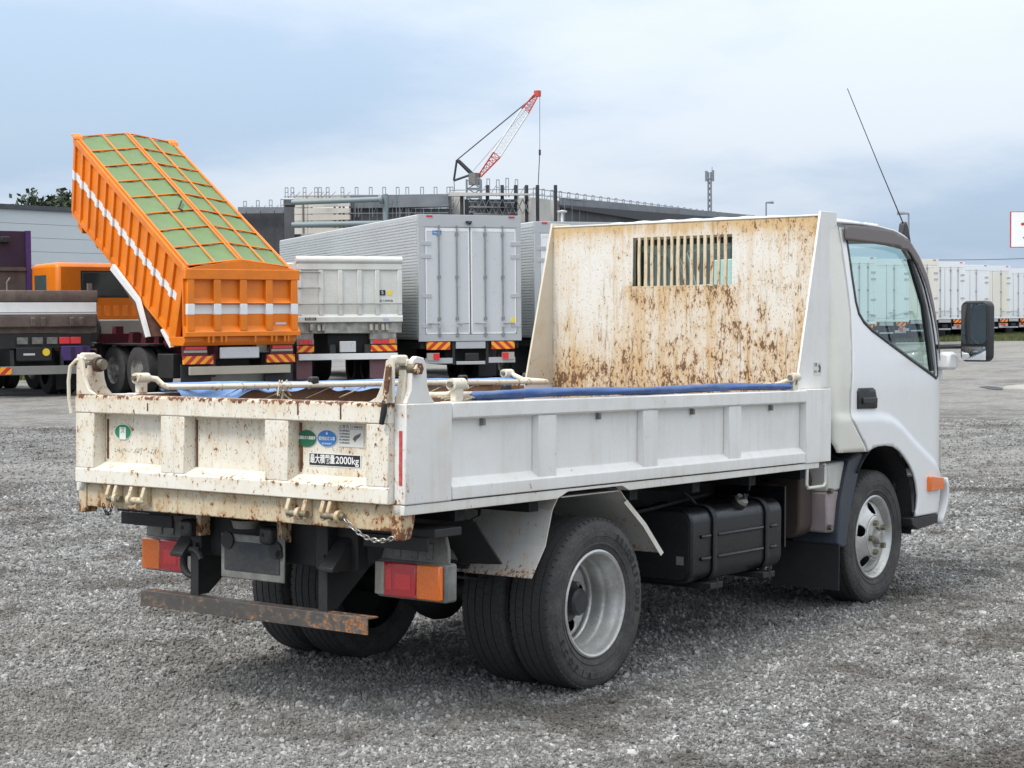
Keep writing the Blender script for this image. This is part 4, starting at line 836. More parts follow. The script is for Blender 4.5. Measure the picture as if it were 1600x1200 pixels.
MB().box(1.85, 3.15, .38, .76, .36, .72).build('chassis_box', M['black'], T, bevel=.01); MB().box(1.72, 1.84, -.45, .45, .46, .72).build('hoist_cylinder_mount', M['dark'], T)  # unseen left-side box added to block light passing under the truck
MB().cyl((1.1, 0, .66), (2.2, 0, .58), .07).build('hoist_cylinder', M['black'], T)
for pts in ([(2.15, -.62, .735), (2.2, -.65, .70), (2.22, -.68, .66)], [(2.60, -.70, .76), (2.63, -.72, .73), (2.60, -.73, .705)], [(.52, -.72, .775), (.56, -.74, .76), (.545, -.75, .735), (.50, -.75, .725)], [(1.7, -.55, .63), (1.95, -.62, .66), (2.2, -.63, .68), (2.45, -.60, .69)]):
    MB().tube(pts, .008, 6).build('hose', M['black'], T)

# ------------------------------------------------------------------ BACKGROUND VEHICLES
HEAD = R(57.66)
def vehicle(name, label, px, D, ang, half, group=None, cat='truck', dz=0.):
    a = R(ang); h = FWD*math.cos(a)-RGT*math.sin(a); rt = RGT*math.cos(a)+FWD*math.sin(a)
    p = bg(px, D)+rt*half; p.z = gh(p.x, p.y)+dz
    o = empty(name, p, math.atan2(h.y, h.x)); tag(o, label, cat, group); return o
def hazard(name, c1, c2, k, flip=1):
    m, g, out = newmat(name); x, y, z = g.sep(g.obj())
    t = g.math('FRACT', g.math('MULTIPLY', g.math('ADD', g.math('MULTIPLY', y, flip), g.math('MULTIPLY', z, 1.1)), k))
    f = g.math('GREATER_THAN', t, .5); c = g.mix(f, c1, c2); fin(g, out, c, .35); return m
M['hazL'] = hazard('red_yellow_chevron', (.85, .38, .02), (.55, .03, .02), 4.6, 1); M['hazR'] = hazard('yellow_red_chevron', (.85, .38, .02), (.55, .03, .02), 4.6, -1)
M['hazO'] = hazard('orange_chevron', (.90, .36, .04), (.40, .06, .02), 4.2, 1)
M['alu'] = pm('corrugated_aluminium', (.56, .58, .58), .35, .35, var=.08, scale=.6)
M['alud'] = pm('aluminium_door', (.60, .61, .62), .34, .25, var=.06, scale=.8)
M['aluf'] = pm('aluminium_frame', (.48, .49, .50), .4, .3, var=.08, scale=1)
M['wdoor'] = pm('white_door', (.76, .78, .80), .4, var=.05, scale=.8)
M['wdoor2'] = pm('cream_white_door', (.74, .71, .62), .45, var=.06, scale=.8)
M['rod'] = pm('lock_rod_steel', (.32, .33, .33), .4, .6); M['maroon'] = pm('maroon_paint', (.11, .013, .025), .5, var=.3, scale=3, dirt=(.12, .06, .06), dirt_amt=.5)
M['pinkflap'] = pm('dusty_maroon_flap', (.17, .07, .085), .7, var=.25, scale=3, dirt=(.25, .17, .17), dirt_amt=.5)
M['orange'] = pm('orange_truck_paint', (.82, .205, .003), .42, var=.16, scale=1.6, dirt=(.40, .15, .035), dirt_amt=.3)
M['stripe'] = pm('white_stripe_paint', (.76, .77, .76), .4, var=.08); M['green'] = pm('green_canvas', (.15, .235, .10), .8, var=.25, scale=2.2, dirt=(.23, .29, .165), dirt_amt=.5, bump=.3)
M['wdump'] = pm('white_dump_paint', (.66, .67, .63), .45, var=.08, scale=2, dirt=(.42, .40, .34), dirt_amt=.35); M['wgrime'] = pm('grimy_white_paint', (.46, .45, .41), .6, var=.35, scale=6, dirt=(.16, .14, .12), dirt_amt=.7)
M['brown'] = pm('worn_brown_steel', (.14, .105, .088), .75, var=.35, scale=3, dirt=(.07, .05, .045), dirt_amt=.6); M['purple'] = pm('dark_purple_paint', (.028, .012, .045), .5, var=.35, scale=4, dirt=(.05, .035, .04), dirt_amt=.5)
M['purple2'] = pm('bright_purple_paint', (.07, .035, .17), .45, var=.2); M['beige'] = pm('beige_bar', (.42, .38, .30), .5, var=.12, scale=3); M['greybar'] = pm('grey_bar', (.24, .235, .22), .6, var=.2, scale=3)
M['hoist'] = pm('brown_hoist_rail', (.20, .10, .07), .6, var=.35, scale=5, dirt=(.05, .03, .03), dirt_amt=.5)
M['yellow'] = pm('yellow_sticker', (.85, .60, .03), .5, var=.05)
def wheel(parent, x, y, z, r=.5, w=.28, s=1, name='tyre'):
    t = MB().lathe([(r*.56, -w/2), (r*.62, -w/2), (r*.9, -w/2), (r, -w*.4), (r, w*.4), (r*.9, w/2), (r*.56, w/2)], (x, y, z), 32).build(name, M['rubber'], parent, smooth=35)
    MB().lathe([(r*.57, -w/2), (r*.55, -w*.46), (r*.5, -w*.2), (r*.28, -w*.15), (r*.25, -w*.45), (0, -w*.45)], (x, y, z), 32, -s).build('wheel_rim', M['steeld'], t, smooth=35)
def disc(name, mat, parent, y, z, r, x=-.004, n=20): return MB().cyl((x, y, z), (x-.006, y, z), r, n=n).build(name, mat, parent)
def box_truck(name, label, px, D, ang, W=2.38, H=3.765, LN=9.0, zb=1.06, door=None, frame=None, group=None, corr=True, full=True, haz=None, seed=0, rods=(-.21, .20), rr=.016):
    t = vehicle(name, label, px, D, ang, W/2, group); h = W/2; door = door or M['alud']; frame = frame or M['aluf']
    if corr:
        pr = [(h-.012, zb)]; z = zb+.04
        while z < H-.14: pr += [(h-.012, z), (h+.008, z+.012), (h+.008, z+.046), (h-.012, z+.058)]; z += .066
        pr += [(h-.012, H-.10), (h, H-.09), (h, H-.02), (h-.02, H), (-h+.02, H), (-h, H-.02), (-h, zb)]
    else: pr = [(h, zb), (h, H-.03), (h-.03, H), (-h+.03, H), (-h, H-.03), (-h, zb)]
    body = MB().prism(pr, 'x', .06, LN).build('box_body', M['alu'] if corr else door, t, smooth=30)
    fr = MB().box(-.01, .059, -h, h, H-.27, H).box(-.01, .059, h-.155, h, zb+.10, H-.27).box(-.01, .059, -h, -h+.11, zb+.10, H-.27).box(-.01, .059, -h, h, zb-.04, zb+.10).build('rear_frame', frame, t, bevel=.006)
    for y0, y1 in ((.012, h-.160), (-h+.115, -.012)):
        dr = MB().box(-.004, .05, y0, y1, zb+.105, H-.275).build('rear_door', door, t, bevel=.012)
        mid = (y0+y1)/2
        for yy in [mid+o_ for o_ in rods]:
            rd = MB().cyl((-.030, yy, zb+.06), (-.030, yy, H-.23), rr, n=8).build('lock_rod', M['rod'], dr)
            for zz in (zb+.10, zb+.45, (zb+H)/2, H-.42): MB().box(-.034, -.005, yy-.035, yy+.035, zz-.035, zz+.035).build('rod_guide', M['rod'], rd)
            MB().box(-.045, -.005, yy-.045, yy+.02, zb+.26, zb+.40).build('lock_handle', M['aluf'], rd); MB().cyl((-.045, yy, zb+.34), (-.045, yy+.26*(1 if yy > mid else -1), zb+.35), .014, n=6).build('handle_lever', M['rod'], rd)
        ho = y1 if y0 > 0 else y0
        for zz in (zb+.30, zb+.95, (zb+H)/2+.45, H-.62): MB().box(-.018, -.003, ho-.13*(1 if y0 > 0 else -1) if y0 > 0 else ho-.09, ho+.09 if y0 > 0 else ho+.13, zz-.045, zz+.045).build('door_hinge', M['aluf'], dr, bevel=.004)
        for e0, e1, f0, f1 in ((y0+.01, y1-.01, H-.36, H-.30), (y0+.005, y0+.035, zb+.13, H-.36), (y1-.035, y1-.005, zb+.13, H-.36), (y0+.01, y1-.01, zb+.115, zb+.15)): MB().box(-.008, -.0045, e0, e1, f0, f1).build('door_seal', M['stripe'], dr)
    for yy in (h-.26, -h+.22): MB().box(-.022, -.011, yy-.07, yy+.07, H-.055, H-.018).build('marker_lamp', M['red'], t)
    MB().box(.05, LN, -h+.05, h-.05, zb-.20, zb-.041).build('floor_frame', M['dark'], t)
    for s in (-1, 1):
        MB().box(-.015, .0, *sorted((s*.48, s*(h-.17))), zb-.22, zb-.055).build('chevron_plate', haz or (M['hazL'] if s > 0 else M['hazR']), t)
        lp = MB().box(-.02, .03, *sorted((s*(h-.46), s*(h-.18))), zb-.45, zb-.29).build('tail_lamp', M['clear'], t); MB().box(-.026, -.021, *sorted((s*(h-.46), s*(h-.32))), zb-.44, zb-.30).build('red_lens', M['reddk'], lp)
        MB().box(.01, .05, *sorted((s*.42, s*(h-.15))), zb-.52, zb-.40).build('bumper_bar', M['aluf'], t)
        MB().box(.02, .10, *sorted((s*.36, s*.42)), zb-.55, zb-.041).build('bumper_post', M['black'], t)
        for xx in (2.2, 3.4, LN-1.2): wheel(t, xx, s*(h-.22), .47, .47, .45, s)
        MB().box(1.55, 1.57, *sorted((s*(h-.45), s*(h-.02))), .2, zb-.2).build('mud_flap', M['flap'], t)
    MB().box(-.01, .05, -.33, .33, zb-.55, zb-.48).build('step', M['aluf'], t, bevel=.005); MB().box(.0, .04, -.34, .34, zb-.20, zb-.05).build('latch_plate', M['aluf'], t)
    MB().box(.02, .06, -.2, .12, zb-.47, zb-.30).build('tow_coupling', M['black'], t, bevel=.02)
    MB().box(.3, LN-.2, -.5, .5, .5, zb-.2).build('chassis', M['dark'], t)
    if full:
        cb = MB().prism([(LN+.05, .6), (LN+.05, 2.75), (LN+1.5, 2.75), (LN+1.75, 1.9), (LN+1.8, .6)], 'y', -h+.05, h-.05).build('cab', M['wdoor'], t, bevel=.06)
    return t
sv_ = box_truck('box_truck', 'silver box truck with a corrugated side, blue sticker on its rear door', 655, 38.2, 21, LN=12.6)
MB().box(-.010, -.0045, .66, .86, 3.33, 3.42).build('door_sticker', M['sblue'], sv_); text('sticker_letters', 'Nippon', M['wht'], sv_, (-.0115, .76, 3.375), BY, BZ, .06, .15)
disc('round_sticker', M['yellow'], sv_, -.99, 1.47, .055); MB().cyl((-.05, .03, 3.60), (-.10, .03, 3.57), .03, n=8).build('rear_camera', M['plastic'], sv_); MB().box(-.06, -.011, -.03, .10, 3.59, 3.63).build('camera_bracket', M['plastic'], sv_)
s2 = box_truck('box_truck', 'box truck with white rear doors between the silver one and the headboard', 836, 41.0, 21, LN=11., door=M['wdoor'], H=3.75)
MB().box(-.010, -.0045, .55, .75, 3.30, 3.36).build('door_sticker', M['sred'], s2)
# row of white box trucks at the far right
for i in range(-3, 6):
    lat = 19.3+2.27*i; D = 80+4.2*i
    a = R(21); left = Vector((lat-2.25*math.cos(a), D-2.25*math.sin(a)))
    px = 800+left.x/left.y*FPX
    names = {-3: 'white box truck seen through the cab window, leftmost of the far row', -2: 'white box truck seen through the cab window, second of the far row', -1: 'white box truck behind the cab window, third of the far row',
             0: 'cream-doored box truck just right of the windscreen pillar, far row', 1: 'white box truck just left of the door mirror in the far row', 2: 'white box truck half hidden behind the door mirror, far row',
             3: 'white box truck just right of the door mirror, orange chevrons below', 4: 'white box truck next to the rightmost one in the far row', 5: 'rightmost white box truck of the far row, cut by the frame'}
    t = box_truck('box_truck', names[i], px, left.y, 21, W=2.25, H=3.72-.03*(i % 3), LN=6., zb=1.02, door=M['wdoor2'] if i in (0, 3) else M['wdoor'], frame=M['wdoor2'] if i == 0 else M['wdoor'], corr=False, full=True, group='white box trucks parked in the far row', haz=M['hazO'], rods=[(.0,), (-.21, .20), (.15,)][i % 3], rr=.012)

# white dump truck with its high gate
wd = vehicle('dump_truck', 'white high-sided dump truck between the orange dump truck and the silver box truck', 465, 37, 21, 1.15); h = 1.15
R_ = lambda r: h-r
tg2 = MB().box(.0, .05, -h, h, 1.45, 2.70).build('tailgate', M['wdump'], wd)
MB().tube([(.03, h+.01, 2.76), (.03, -h-.01, 2.76)], .085, 14).build('tarp_roll', M['wdump'], tg2); MB().box(-.03, .03, -h, h, 2.55, 2.69).build('top_rail', M['wdump'], tg2, bevel=.02)
for yy in (h-.05, R_(.52), R_(.94), R_(1.36), R_(1.75), -h+.05): MB().box(-.03, .0, yy-.05, yy+.05, 1.60, 2.549).build('rib', M['wdump'], tg2, bevel=.012)
MB().prism([(-.05, 1.46), (-.05, 1.56), (.0, 1.62), (.0, 1.46)], 'y', -h, h).build('bottom_rail', M['wdump'], tg2)
for z in (2.51, 2.18): MB().cyl((-.045, h-.02, z), (-.045, R_(.50), z), .014, n=6).build('tie_rail', M['rod'], tg2)
MB().cyl((-.06, h-.02, 1.84), (-.06, -h+.02, 1.84), .014, n=6).build('tie_rail', M['rod'], tg2)
MB().box(-.056, -.051, R_(.40), R_(.16), 1.50, 1.555).build('name_plate', M['blk'], tg2); text('name_letters', 'ISUZU', M['wht'], tg2, (-.058, R_(.28), 1.528), BY, BZ, .05, .19)
MB().box(-.012, -.001, R_(1.93), R_(1.80), 2.02, 2.13).build('logo_sticker', M['blk'], tg2); text('logo_letters', 'S', M['wht'], tg2, (-.013, R_(1.865), 2.075), BY, BZ, .10); disc('round_sticker', M['yellow'], tg2, R_(2.03), 2.075, .055, x=-.001)
text('sticker_letters', '最大積載量', M['ink'], tg2, (-.002, R_(1.95), 1.90), BY, BZ, .05, .3); text('sticker_letters', 'ECO', M['sblue'], tg2, (-.053, R_(1.93), 1.50), BY, BZ, .06, .12)
MB().box(.03, .40, -h, h, 1.22, 1.449).build('rear_sill', M['wgrime'], wd, bevel=.01)
for r in (.30, .46, .56, 1.60, 1.72, 1.86, 1.95): MB().prism([(.029, 1.42), (-.05, 1.40), (-.06, 1.28), (.029, 1.24)], 'y', R_(r)-.03, R_(r)+.03).build('hinge_lug', M['wgrime'], wd)
for s in (-1, 1): MB().box(.05, 5.6, *sorted((s*(h-.06), s*h)), 1.45, 2.70).build('side_gate', M['wdump'], wd)
MB().box(.3, 5.6, -h, h, 1.22, 1.44).build('bed_floor', M['wgrime'], wd)
for y0, y1 in ((h+.0, h-.36), (R_(1.60), R_(2.18))):
    MB().box(.05, .09, y1, y0, 1.05, 1.219).build('grimy_guard', M['wgrime'], wd)
    lb = MB().box(.0, .06, y1, y0, .985, 1.10).build('tail_lamp', M['galv'], wd)
    for k in range(3): MB().box(-.012, -.001, y1+.04+k*(y0-y1-.06)/3, y1+.04+(k+.8)*(y0-y1-.06)/3, .995, 1.09).build('red_lens' if k else 'amber_lens', M['reddk'] if (k or y0 > 0) else M['amber'], lb)
    MB().box(.0, .03, y1, y0, .83, .965).build('chevron_plate', M['hazL'] if y0 > 0 else M['hazR'], wd)
    MB().box(.10, .12, y1+.02, y0, .25, .829).build('mud_flap', M['pinkflap'], wd, bevel=.03)
MB().box(-.02, .05, R_(2.19), R_(.03), .66, .79).build('underrun_bar', M['stripe'], wd, bevel=.006)
MB().box(.15, 6.5, -.45, .45, .70, 1.20).build('chassis', M['dark'], wd); MB().box(.02, .10, -.13, .22, .82, 1.05).build('plate_holder', M['alud'], wd, bevel=.01)
for s in (-1, 1):
    MB().prism([(.03, .98), (-.0, .80), (.12, .78), (.14, .98)], 'y', s*.38-.06, s*.38+.06).build('bumper_stay', M['black'], wd)
    for xx in (1.3, 2.5, 6.2): wheel(wd, xx, s*(h-.22), .48, .48, .45, s)
MB().prism([(5.8, .6), (5.8, 2.9), (7.2, 2.9), (7.5, 2.0), (7.5, .6)], 'y', -h, h).build('cab', M['wdump'], wd, bevel=.06)

# orange dump truck with the bed raised
od = vehicle('dump_truck', 'orange dump truck with its bed raised, green canvas cover in an orange grid', 285, 34, 38, 1.27); h = 1.27
BA = R(30.5)                                   # bed angle; bed frame: origin at the pivot on the rear lower edge
P0 = (.46, 1.11)
def bp(u, v): return (P0[0]+u*math.cos(BA)-v*math.sin(BA), P0[1]+u*math.sin(BA)+v*math.cos(BA))   # u along the bed, v normal to the floor
BH = 1.44; h = 1.19
def be(t, v, du=0.): return bp(.31*v/BH*(1-t)+(5.45+.63*v/BH)*t+du, v)                            # both ends of the bed lean forward
for s in (-1, 1):
    sd = MB().prism([be(0, 0), be(1, 0), be(1, BH), be(0, BH)], 'y', s*(h-.05), s*(h-.11)).build('side_gate', M['orange'], od)
    for k in range(14):
        t = .012+.976*k/13
        MB().prism([be(t, .02, -.05), be(t, .02, .05), be(t, BH-.10, .05), be(t, BH-.10, -.05)], 'y', s*(h-.049), s*h).build('rib', M['orange'], sd)
        MB().prism([be(t, .66, -.055), be(t, .66, .055), be(t, .82, .055), be(t, .82, -.055)], 'y', s*(h-.03), s*(h+.004)).build('rib_stripe', M['stripe'], sd)
    MB().prism([be(0, BH-.10), be(1, BH-.10), be(1, BH+.02), be(0, BH+.02)], 'y', s*(h-.09), s*(h+.005)).build('top_rail', M['orange'], sd)
    MB().prism([be(0, -.06), be(1, -.06), be(1, .06), be(0, .06)], 'y', s*(h-.09), s*(h-.02)).build('bottom_rail', M['orange'], sd)
    MB().prism([be(0, .67), be(1, .67), be(1, .81), be(0, .81)], 'y', s*(h-.049), s*(h-.040)).build('white_stripe', M['stripe'], sd)
    MB().prism([be(0, -.10, -.03), be(0, -.10, .24), be(0, BH, .12), be(0, BH, -.02)], 'y', s*(h-.10), s*(h+.012)).build('rear_pillar', M['orange'], od, bevel=.01)
MB().prism([be(0, -.02), be(1, -.02), be(1, .05), be(0, .05)], 'y', -h+.1, h-.1).build('bed_floor', M['orange'], od)
for k in range(6): MB().prism([bp(.6+k*.87, -.16), bp(.7+k*.87, -.16), bp(.7+k*.87, -.061), bp(.6+k*.87, -.061)], 'y', -h+.08, h-.08).build('floor_bearer', M['orange'], od)
MB().prism([be(1, 0, -.08), be(1, 0), be(1, BH+.02), be(1, BH+.02, -.08)], 'y', -h+.05, h-.05).build('front_gate', M['orange'], od)
MB().prism([be(1, -.30, -.30), be(1, -.30, -.05), be(1, -.061, -.05), be(1, -.061, -.30)], 'y', h-.35, h-.15).build('front_stop', M['orange'], od)
for s in (-1, 1): MB().prism([be(1, BH+.02, -.16), be(1, BH+.02, .05), be(1, BH+.08, .03), be(1, BH+.07, -.12)], 'y', s*(h-.18), s*(h+.04)).build('corner_guard', M['orange'], od, bevel=.02)
# cover: gabled grid of canvas cells
NU, NV = 8, 4; ridge = .15; ev = BH+.03; cu = [.36+i*5.70/NU for i in range(NU+1)]; cvy = [h-.08-(2*h-.16)*j/NV for j in range(NV+1)]
def rv(y): return ev+ridge*(1-abs(y)/(h-.08))
def cp(u, y, dv=0.): a = bp(u, rv(y)+dv); return (a[0], y, a[1])
for i in range(NU):
    for j in range(NV):
        sa = rng.uniform(.02, .05); 
        def cf(a, c, i=i, j=j, sa=sa): return cp(cu[i]+(cu[i+1]-cu[i])*a, cvy[j]+(cvy[j+1]-cvy[j])*c, -sa*16*a*(1-a)*c*(1-c)-.01+.012*math.sin(9*a+7*c+i))
        MB().grid(cf, 6, 6).build('canvas_panel', M['green'], od, smooth=80)
for i in range(NU+1): MB().tube([cp(cu[i], cvy[0], .012), cp(cu[i], 0, .012), cp(cu[i], cvy[-1], .012)], .018, 6).build('cover_bar', M['orange'], od)
for j in range(NV+1):
    if j != 2: MB().tube([cp(cu[0], cvy[j], .014), cp(cu[-1], cvy[j], .014)], .020, 6).build('cover_bar', M['orange'], od)
for dy in (-.035, .035): MB().tube([cp(cu[0], dy, .016), cp(cu[-1], dy, .016)], .022, 6).build('ridge_bar', M['orange'], od)
MB().plate([cp(3.1, .08, .014), cp(4.3, .05, .014), cp(4.3, .035, .014), cp(3.1, .035, .014)], (0, 0, .004)).build('canvas_gap', M['dark'], od)
MB().tube([cp(2.85, .15, .03), cp(2.55, .34, .03), cp(2.45, .30, .03)], .02, 6).build('cover_handle', M['black'], od)
# tailgate hanging at the rear
gz0, gz1 = 1.20, 2.50; h = 1.26
tgo = MB().box(-.07, -.03, -h-.01, h+.01, gz0, gz1-.02).build('tailgate', M['orange'], od)
MB().box(-.175, -.07, -h-.01, h+.01, 2.30, gz1).build('top_rail', M['orange'], tgo, bevel=.012); MB().prism([(-.175, gz0), (-.175, 1.28), (-.07, 1.40), (-.07, gz0)], 'y', -h-.01, h+.01).build('bottom_rail', M['orange'], tgo)
MB().prism([(-h+.05, gz1), (h-.05, gz1), (h-.3, gz1+.05), (0, gz1+.19), (-h+.3, gz1+.05)], 'x', -.16, -.05).build('gable', M['orange'], tgo)
for k in range(5):
    y = -h+.11+k*(2*h-.22)/4
    MB().box(-.168, -.07, y-.075, y+.075, 1.30, 2.30).build('rib', M['orange'], tgo, bevel=.010); MB().box(-.171, -.071, y-.077, y+.077, 1.62, 1.83).build('rib_stripe', M['stripe'], tgo, bevel=.008)
MB().box(-.0765, -.0705, -h+.04, h-.04, 1.635, 1.815).build('white_stripe', M['stripe'], tgo); MB().box(-.1505, -.1485, -h+.05, h-.05, 1.845, 1.90).build('mid_rail', M['orange'], tgo) if False else None
for k in range(4):
    y0 = -h+.185+k*(2*h-.22)/4
    MB().prism([(-.165, 1.84), (-.07, 1.95), (-.07, 1.84)], 'y', y0, y0+(2*h-.22)/4-.15).build('panel_ledge', M['orange'], tgo)
MB().box(-.158, -.1555, -h+.10, -h+.36, 1.40, 1.44).build('maker_plate', M['alud'], tgo) if False else MB().box(-.075, -.0705, -h+.25, -h+.50, 1.42, 1.46).build('maker_plate', M['alud'], tgo)
for y in (.78, .68, .5, .4, -.25, -.62, -.72, -.92, -1.0): MB().prism([(-.12, 1.22), (-.17, 1.20), (-.16, 1.08), (-.12, 1.10)], 'y', y-.02, y+.02).build('hinge_lug', M['orange'], tgo)
MB().prism([(.02, 1.02), (-.06, 1.10), (-.06, 1.195), (.55, 1.195), (.55, 1.02)], 'y', -h+.02, h-.02).build('rear_sill', M['orange'], od, bevel=.01)
# chassis, lamps, bars
for s in (-1, 1):
    MB().box(.2, 8.2, *sorted((s*.38, s*.48)), .75, 1.02).build('frame_rail', M['maroon'], od)
    MB().box(.05, .10, *sorted((s*.70, s*(h-.03))), .82, 1.018).build('tail_lamp_box', M['maroon'], od); MB().box(.03, .05, *sorted((s*.72, s*(h-.05))), .885, .93).build('lamp_strip', M['clear'], od); MB().box(.02, .05, *sorted((s*.74, s*(h-.07))), .94, 1.0).build('red_lens', M['reddk'], od)
    MB().box(.0, .05, *sorted((s*.60, s*(h-.02))), .665, .82).build('chevron_plate', M['hazL'] if s > 0 else M['hazR'], od)
    MB().box(.10, .14, *sorted((s*.60, s*(h-.02))), .18, .664).build('mud_flap', M['flap'], od)
    for xx in (2.05, 3.15): 
        wheel(od, xx, s*(h-.17), .50, .50, .26, s); wheel(od, xx, s*(h-.50), .50, .50, .26, s)
    wheel(od, 7.4, s*(h-.20), .50, .50, .28, s)
    MB().box(.50, 1.15, *sorted((s*.75, s*(h-.04))), .38, .86).build('side_box', M['black'], od, bevel=.02)
    MB().box(1.45, 3.85, *sorted((s*.60, s*(h-.02))), 1.02, 1.05).build('wheel_guard', M['black'], od); MB().prism([(3.72, .45), (3.72, 1.05), (3.85, 1.05), (3.85, .45)], 'y', s*(h-.30), s*(h-.02)).build('wheel_guard_front', M['black'], od)
    MB().prism([(.55, 1.00), (.95, 1.35), (1.0, 1.32), (.62, .98)], 'y', s*(h-.12), s*(h-.04)).build('rear_stay', M['stripe'], od)
MB().box(-.06, .0, -h+.16, h+.14-.26, .455, .615).build('underrun_bar', M['beige'], od, bevel=.006); MB().box(-.02, .02, -.42, .46, .76, .985).build('plate_holder', M['alud'], od, bevel=.02)
MB().box(.25, .35, -.9, .9, .25, .44).build('rear_apron', M['greybar'], od); MB().prism([(.10, .40), (.10, .85), (.16, .85), (.16, .40)], 'y', .50, .60).build('bar_stay', M['maroon'], od)
MB().box(.3, 8.3, -.37, .37, .62, .95).build('chassis', M['dark'], od); MB().box(1.2, 1.5, -.9, .9, 1.02, 1.12).build('cross_beam', M['maroon'], od); MB().box(3.9, 4.1, -1.1, 1.1, 1.02, 1.25).build('cross_beam', M['maroon'], od)
for k, (xx, zz) in enumerate(((2.3, 1.15), (2.9, 1.2), (3.5, 1.18), (4.3, 1.3))): MB().prism([(xx, 1.0), (xx, zz+.1), (xx+.15, zz+.1), (xx+.25, 1.0)], 'y', .42, .60).build('hoist_lug', M['maroon'], od)
# hoist: folded rail frame under the bed
for s in (-1, 1):
    MB().prism([(3.10, 2.50), (2.98, 2.62), (1.90, 1.93), (1.50, 1.20), (1.75, 1.18), (2.10, 1.80)], 'y', s*1.205, s*.62).build('hoist_rail', M['hoist'], od)
    MB().prism([(3.12, 2.57), (3.00, 2.68), (1.86, 1.96), (1.44, 1.20), (1.55, 1.18), (1.96, 1.89)], 'y', s*1.27, s*1.206).build('rail_edge', M['stripe'], od)
MB().cyl((2.4, 0, 1.0), (3.6, 0, 2.5), .10).build('hoist_cylinder', M['black'], od); MB().box(1.4, 2.2, -.5, .5, 1.05, 1.30).build('hoist_base', M['black'], od)
# cab
CX = 6.05
cb = MB().prism([(CX, 1.30), (CX, 2.72), (CX+.08, 2.82), (CX+1.4, 2.80), (CX+1.9, 1.95), (CX+1.95, .9), (CX+.2, .9)], 'y', -1.15, 1.15).build('cab', M['orange'], od, bevel=.10, seg=4)
MB().box(CX-.012, CX+.0, -.80, .55, 2.08, 2.60).build('rear_window', pm('dark_cab_glass', (.035, .05, .055), .08, var=.3, scale=1.5), cb, bevel=.05); MB().box(CX-.006, CX+.001, -.84, .59, 2.04, 2.64).build('window_seal', M['plastic'], cb, bevel=.03)
for k in range(6): MB().box(CX-.014, CX-.0005, -.75+k*.22, -.62+k*.22, 1.62, 1.86).build('cab_vent', M['orange'], cb, bevel=.01)
MB().box(CX-.45, CX-.02, -.9, 1.1, .95, 1.55).build('engine_cover', pm('beige_cover', (.36, .35, .31), .5, var=.2, scale=2), od, bevel=.03); MB().lathe([(0, -.02), (.28, -.02), (.28, .02), (0, .02)], (CX-.6, .55, 1.32), 24).build('air_intake', M['black'], od)
MB().box(CX+.55, CX+1.2, 1.145, 1.158, 1.95, 2.55).build('side_window', pm('side_glass', (.06, .09, .09), .05, var=.2), cb, bevel=.02)
mr = MB().prism([(1.30, 2.0), (1.48, 2.0), (1.48, 2.42), (1.30, 2.42)], 'x', CX+1.75, CX+1.85).build('door_mirror', M['alud'], cb, bevel=.03); MB().tube([(CX+1.6, 1.12, 2.62), (CX+1.8, 1.40, 2.62), (CX+1.8, 1.40, 2.40)], .02, 6).build('mirror_arm', M['alud'], cb)
for z in (.78, .92, 1.06): MB().cyl((3.95, 1.22, z), (5.6, 1.22, z), .02, n=6).build('side_guard_rail', M['alud'], od)

# brown dump truck at the left edge
gd = vehicle('dump_truck', 'brown and grey dump truck with purple headboard at the left edge', 153, 36, 32, -1.24); h = 1.24
tgb = MB().box(.0, .06, -h, h, 1.44, 1.92).build('tailgate', M['brown'], gd); MB().prism([(-.03, 1.90), (-.06, 2.02), (-.03, 2.14), (.12, 2.12), (.10, 1.90)], 'y', -h-.01, h+.01).build('top_rail', M['brown'], tgb, bevel=.02)
MB().box(-.03, .0, -h+.02, h, 1.70, 1.895).build('white_stripe', M['stripe'], tgb, bevel=.004); MB().box(-.05, .0, -h+.02, h, 1.655, 1.69).build('lower_stripe', M['alud'], tgb)
MB().box(-.06, .10, -h+.03, h-.03, 1.40, 1.64).build('bottom_rail', M['brown'], tgb, bevel=.02)
for y in (-h+.35, -h+.55, -.1, .1, h-.35): MB().prism([(-.061, 1.60), (-.12, 1.58), (-.11, 1.42), (-.061, 1.40)], 'y', y-.045, y+.045).build('hinge_lug', M['brown'], tgb, bevel=.008)
for s in (-1, 1): MB().box(.06, 4.6, *sorted((s*(h-.08), s*h)), 1.40, 2.12).build('side_gate', M['brown'], gd)
MB().box(.05, 4.6, -h, h, 1.28, 1.42).build('bed_floor', M['brown'], gd)
hbd = MB().box(4.6, 4.72, -h+.02+.0, h, 1.42, 3.55).build('headboard', M['purple'], gd); MB().box(4.55, 4.72, -h-.05, -h+.06, 1.42, 3.56).build('headboard_post', M['purple2'], hbd)
MB().box(4.54, 4.60, -h+.07, h, 2.66, 2.74).build('headboard_rail', M['brown'], hbd); MB().box(4.595, 4.599, -h+.07, h, 1.45, 2.65).build('worn_plate', M['brown'], hbd); MB().box(4.45, 4.6, -h+.45, -h+.65, 3.28, 3.42).build('work_lamp', M['black'], hbd, bevel=.02)
MB().tube([(4.5, -h+.52, 1.9), (4.5, -h+.52, 2.4), (4.5, -h+.45, 2.5)], .025, 6).build('hook_rod', M['galv'], hbd)
MB().box(-.02, .08, -h+.1, -h+.18, 1.95, 2.28).build('gate_post', M['brown'], tgb)
MB().prism([(4.9, .7), (4.9, 2.8), (6.4, 2.8), (6.7, 1.9), (6.7, .7)], 'y', -h+.1, h-.1).build('cab', M['purple'], gd, bevel=.06)
MB().box(.3, 6.5, -.45, .45, .62, 1.28).build('chassis', M['dark'], gd); MB().box(.05, .25, -h+.1, h-.1, .98, 1.27).build('rear_cross_member', M['black'], gd)
